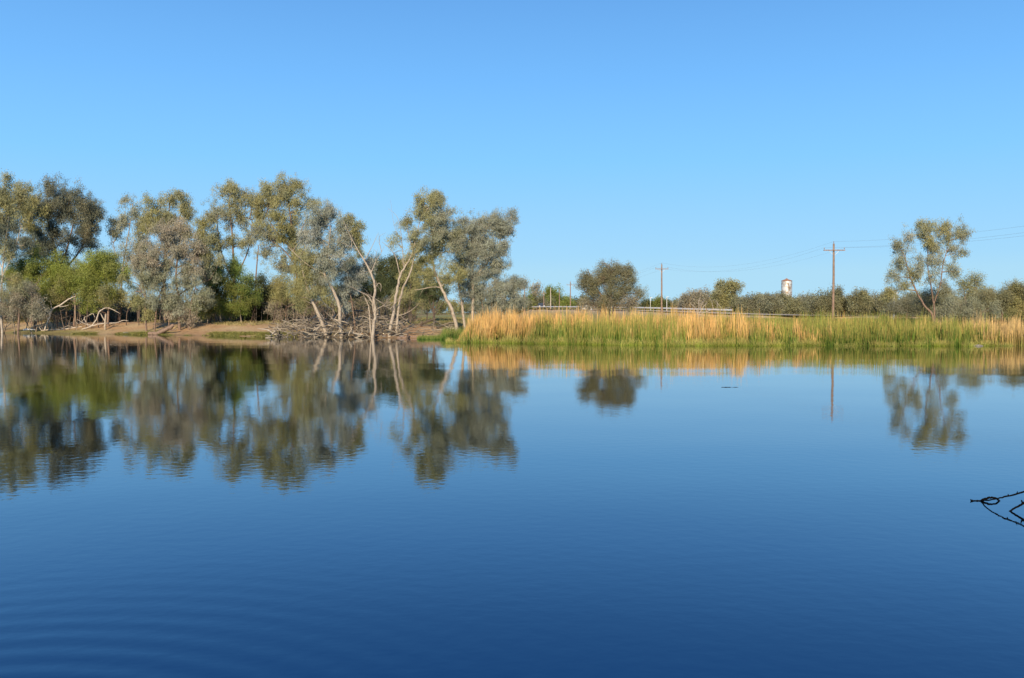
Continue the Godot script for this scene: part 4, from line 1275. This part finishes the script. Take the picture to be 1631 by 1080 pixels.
func build_power_line() -> void:
	var g := "wooden power poles along the road"
	var tops := []
	# [px, distance, top py, half width of the crossarm, label]
	for q in [
		[1328, 95, 388, 1.15, "tall wooden power pole with crossarm behind the right-hand reeds"],
		[1054, 136, 421, 1.0, "wooden power pole with crossarm by the guard rail, middle of the row"],
		[908.5, 213, 449, 0.95, "farthest power pole with a crossarm left of the round tree"],
		[877, 240, 458, 0.0, "pale bare pole, tallest of the far pole cluster"],
		[866, 245, 463, 0.7, "grey far pole with a short arm left of the pale bare pole"],
		[891, 250, 461, 0.0, "rust-brown far pole right of the pale bare pole"],
		[835.5, 225, 456, 0.0, "thin far pole close to the end of the left bank trees"],
		[2000, 55, 304, 1.15, "wooden power pole out of view to the right"],
	]:
		if q[0] == 2000:
			tops.append([spot(2000, 304, 55), 1.15])
			continue
		rng.seed = hash(q[4])
		var top := spot(q[0], q[2], q[1])
		var foot := ground_spot(q[0], q[1])
		foot.x = top.x
		foot.z = top.z
		var o := thing("power_pole", q[4], "power pole", foot, g)
		var h := top.y - foot.y
		var s := Shape.new()
		var path := smooth_path([[Vector3(0, -0.3, 0), 0.145], [Vector3(0.02, h * 0.5, 0), 0.12], [Vector3(0, h - 0.01, 0), 0.095]], 5, 0.04)
		s.tube(path[0], path[1], 9, Color.WHITE, 0.03, rng)
		part("pole", s.mesh(), M.pole_wood if q[0] != 877 else M.dead_wood, o)
		if q[3] > 0.0:
			var arm := Shape.new()
			var turn := Basis(Vector3.UP, 0.12)
			arm.box(Vector3(0, h - 0.72, 0.19), Vector3(q[3] * 2, 0.1, 0.09), Basis(), 0.012)
			part("crossarm", arm.mesh(), M.pole_wood, o)
			for side in [-1.0, 1.0]:
				var ins := Shape.new()
				ins.lathe(Vector3(side * (q[3] - 0.08), h - 0.655, 0.19), [Vector2(0.012, 0.0), Vector2(0.014, 0.07), Vector2(0.055, 0.08), Vector2(0.05, 0.13), Vector2(0.035, 0.15), Vector2(0.045, 0.18), Vector2(0.02, 0.21), Vector2(0.001, 0.215)], 8)
				part("insulator", ins.mesh(), M.porcelain, o)
				var br := Shape.new()
				br.tube(PackedVector3Array([Vector3(side * q[3] * 0.5, h - 0.75, 0.145), Vector3(side * 0.06, h - 1.25, 0.15)]), PackedFloat32Array([0.018, 0.018]), 4)
				part("brace", br.mesh(), M.zinc, o)
			var cap := Shape.new()
			cap.lathe(Vector3(0, h, 0), [Vector2(0.02, -0.02), Vector2(0.02, 0.1), Vector2(0.05, 0.11), Vector2(0.045, 0.18), Vector2(0.02, 0.24), Vector2(0.001, 0.245)], 8)
			part("insulator", cap.mesh(), M.porcelain, o)
			tops.append([top, q[3]])
	# the wires of the spans: 0 tall pole, 1 middle pole, 2 far pole, 3 the pole out of view
	for span in [[0, 1, "between the tall pole and the middle pole", 1.5], [0, -1, "from the tall pole out of view to the right", 0.75], [1, 2, "between the middle pole and the farthest pole", 1.2]]:
		var a: Vector3 = tops[span[0]][0]
		var b: Vector3 = tops[span[1]][0]
		for w in [[0.0, 0.22, "topmost wire "], [-1.0, -0.44, "left crossarm wire "], [1.0, -0.44, "right crossarm wire "]]:
			var p := a + Vector3(w[0] * (tops[span[0]][1] - 0.08), w[1], 0.19 if w[0] != 0.0 else 0.0)
			var q := b + Vector3(w[0] * (tops[span[1]][1] - 0.08), w[1], 0.19 if w[0] != 0.0 else 0.0)
			var pts := PackedVector3Array()
			var rad := PackedFloat32Array()
			for i in 25:
				var t := i / 24.0
				pts.append(p.lerp(q, t) - Vector3(0, 4.0 * span[3] * t * (1.0 - t), 0) - p)
				rad.append(0.0055)
			var s := Shape.new()
			s.tube(pts, rad, 4)
			tag(part("power_wire", s.mesh(), M.wire, self, p), w[2] + span[2], "wire", "wires of the power line")
	# slim posts
	for q in [[1424, 100, 467, 503, 0.05, "slim white post among the shrubs left of the leaning gum"], [1036, 190, 474, 494, 0.06, "thin white post left of the middle power pole"], [1062, 190, 473, 494, 0.06, "thin white post right of the middle power pole"]]:
		var foot := ground_spot(q[0], q[1])
		var h := spot(q[0], q[2], q[1]).y - foot.y
		var o := thing("slim_post", q[5], "post", foot)
		var s := Shape.new()
		s.tube(PackedVector3Array([Vector3(0, -0.2, 0), Vector3(0, h, 0)]), PackedFloat32Array([q[4], q[4] * 0.8]), 8)
		part("shaft", s.mesh(), M.white_paint, o)
		var c := Shape.new()
		c.box(Vector3(0.18, h + 0.02, 0), Vector3(0.5, 0.08, 0.12), Basis(), 0.02)
		part("bracket", c.mesh(), M.zinc, o)


func build_far_buildings() -> void:
	# the water tank: a riveted steel tank under a low rusty cone, on a steel stand
	var top := spot(1253, 444, 430)
	var base := ground_spot(1253, 430)
	base.x = top.x
	base.z = top.z
	var o := thing("water_tank", "rusty white cylindrical water tank on a stand above the far trees", "water tank", base)
	var h := top.y - base.y
	var r := 2.5
	var wall := Shape.new()
	wall.lathe(Vector3.ZERO, [Vector2(0.05, h - 9.9), Vector2(r, h - 9.9), Vector2(r, h - 9.88), Vector2(r, h - 1.02), Vector2(r - 0.02, h - 1.0)], 28)
	part("tank_wall", wall.mesh(), M.tank, o)
	for k in 4:
		var hoop := Shape.new()
		hoop.lathe(Vector3(0, h - 9.6 + k * 2.8, 0), [Vector2(r + 0.003, 0), Vector2(r + 0.06, 0.01), Vector2(r + 0.06, 0.11), Vector2(r + 0.003, 0.12)], 28)
		part("hoop", hoop.mesh(), M.rust, o)
	var roof := Shape.new()
	roof.lathe(Vector3.ZERO, [Vector2(r + 0.15, h - 1.06), Vector2(r + 0.16, h - 0.98), Vector2(0.45, h - 0.12), Vector2(0.4, h + 0.1), Vector2(0.05, h + 0.25), Vector2(0.001, h + 0.25)], 28)
	part("roof", roof.mesh(), M.rust, o)
	for i in 6:
		var a := TAU * i / 6.0
		var leg := Shape.new()
		leg.tube(PackedVector3Array([Vector3(cos(a) * 2.6, -0.4, sin(a) * 2.6), Vector3(cos(a) * 2.2, h - 9.92, sin(a) * 2.2)]), PackedFloat32Array([0.16, 0.16]), 6)
		part("leg", leg.mesh(), M.rust, o)
	var deck := Shape.new()
	deck.lathe(Vector3.ZERO, [Vector2(0.05, h - 10.15), Vector2(r + 0.25, h - 10.15), Vector2(r + 0.25, h - 9.93), Vector2(0.05, h - 9.93)], 20)
	part("platform", deck.mesh(), M.rust, o)
	var lad := Shape.new()
	for side in [-0.22, 0.22]:
		lad.tube(PackedVector3Array([Vector3(r + 0.12, 0.2, side), Vector3(r + 0.12, h - 1.0, side)]), PackedFloat32Array([0.035, 0.035]), 4)
	for k in int(h / 0.45) - 2:
		lad.tube(PackedVector3Array([Vector3(r + 0.12, 0.5 + k * 0.45, -0.22), Vector3(r + 0.12, 0.5 + k * 0.45, 0.22)]), PackedFloat32Array([0.02, 0.02]), 4)
	part("ladder", lad.mesh(), M.rust, o)

	# the white shed by the road
	var f := ground_spot(934, 260)
	f.y = maxf(f.y, 2.6)
	var shed := thing("shed", "small white gabled shed by the road left of the round tree", "shed", f)
	var ws := Shape.new()
	ws.prism(Basis(), Vector3.ZERO, [Vector2(-1.5, -0.6), Vector2(-1.5, 1.0), Vector2(0, 1.8), Vector2(1.5, 1.0), Vector2(1.5, -0.6)], 4.0)
	part("wall", ws.mesh(), M.white_paint, shed)
	for side in [-1.0, 1.0]:
		var rs := Shape.new()
		var ang := atan2(0.8, 1.5)
		rs.box(Vector3(side * 0.8, 1.43, 0), Vector3(1.95, 0.05, 4.4), Basis(Vector3.BACK, -side * ang))
		part("roof_sheet", rs.mesh(), M.roof_tin, shed)
	var dr := Shape.new()
	dr.box(Vector3(0.5, 0.2, 2.02), Vector3(0.9, 1.5, 0.05))
	part("door", dr.mesh(), M.dark_paint, shed)

	# a dark vehicle on the road, seen from its front
	var cp := Vector3(8.2, 3.02, -246)
	var car := thing("parked_car", "dark vehicle on the road at the far end of the guard rail", "car", cp)
	var body := Shape.new()
	body.prism(Basis(Vector3.UP, PI / 2), Vector3.ZERO, [Vector2(-2.1, 0.35), Vector2(-2.15, 0.7), Vector2(-2.0, 1.0), Vector2(-0.9, 1.08), Vector2(-0.3, 1.62), Vector2(1.7, 1.66), Vector2(2.05, 1.1), Vector2(2.1, 0.4)], 1.75)
	part("body", body.mesh(), M.dark_paint, car)
	var screen := Shape.new()
	screen.face([Vector3(-0.72, 1.12, 0.94), Vector3(-0.62, 1.58, 0.4), Vector3(0.62, 1.58, 0.4), Vector3(0.72, 1.12, 0.94)])
	part("windscreen", screen.mesh(), M.glass, car)
	var wheel := Shape.new()
	wheel.lathe(Vector3.ZERO, [Vector2(0.02, -0.11), Vector2(0.3, -0.11), Vector2(0.35, -0.07), Vector2(0.35, 0.07), Vector2(0.3, 0.11), Vector2(0.02, 0.11)], 14)
	var wm := wheel.mesh()
	for x in [-0.8, 0.8]:
		for z in [-1.3, 1.35]:
			part("wheel", wm, M.rubber, car, Vector3(x, 0.35, z), Basis(Vector3.BACK, PI / 2))
	var lm := Shape.new()
	lm.box(Vector3.ZERO, Vector3(0.3, 0.16, 0.06), Basis(), 0.03)
	var lmm := lm.mesh()
	for x in [-0.6, 0.6]:
		part("headlight", lmm, M.lamp, car, Vector3(x, 0.82, 2.13))
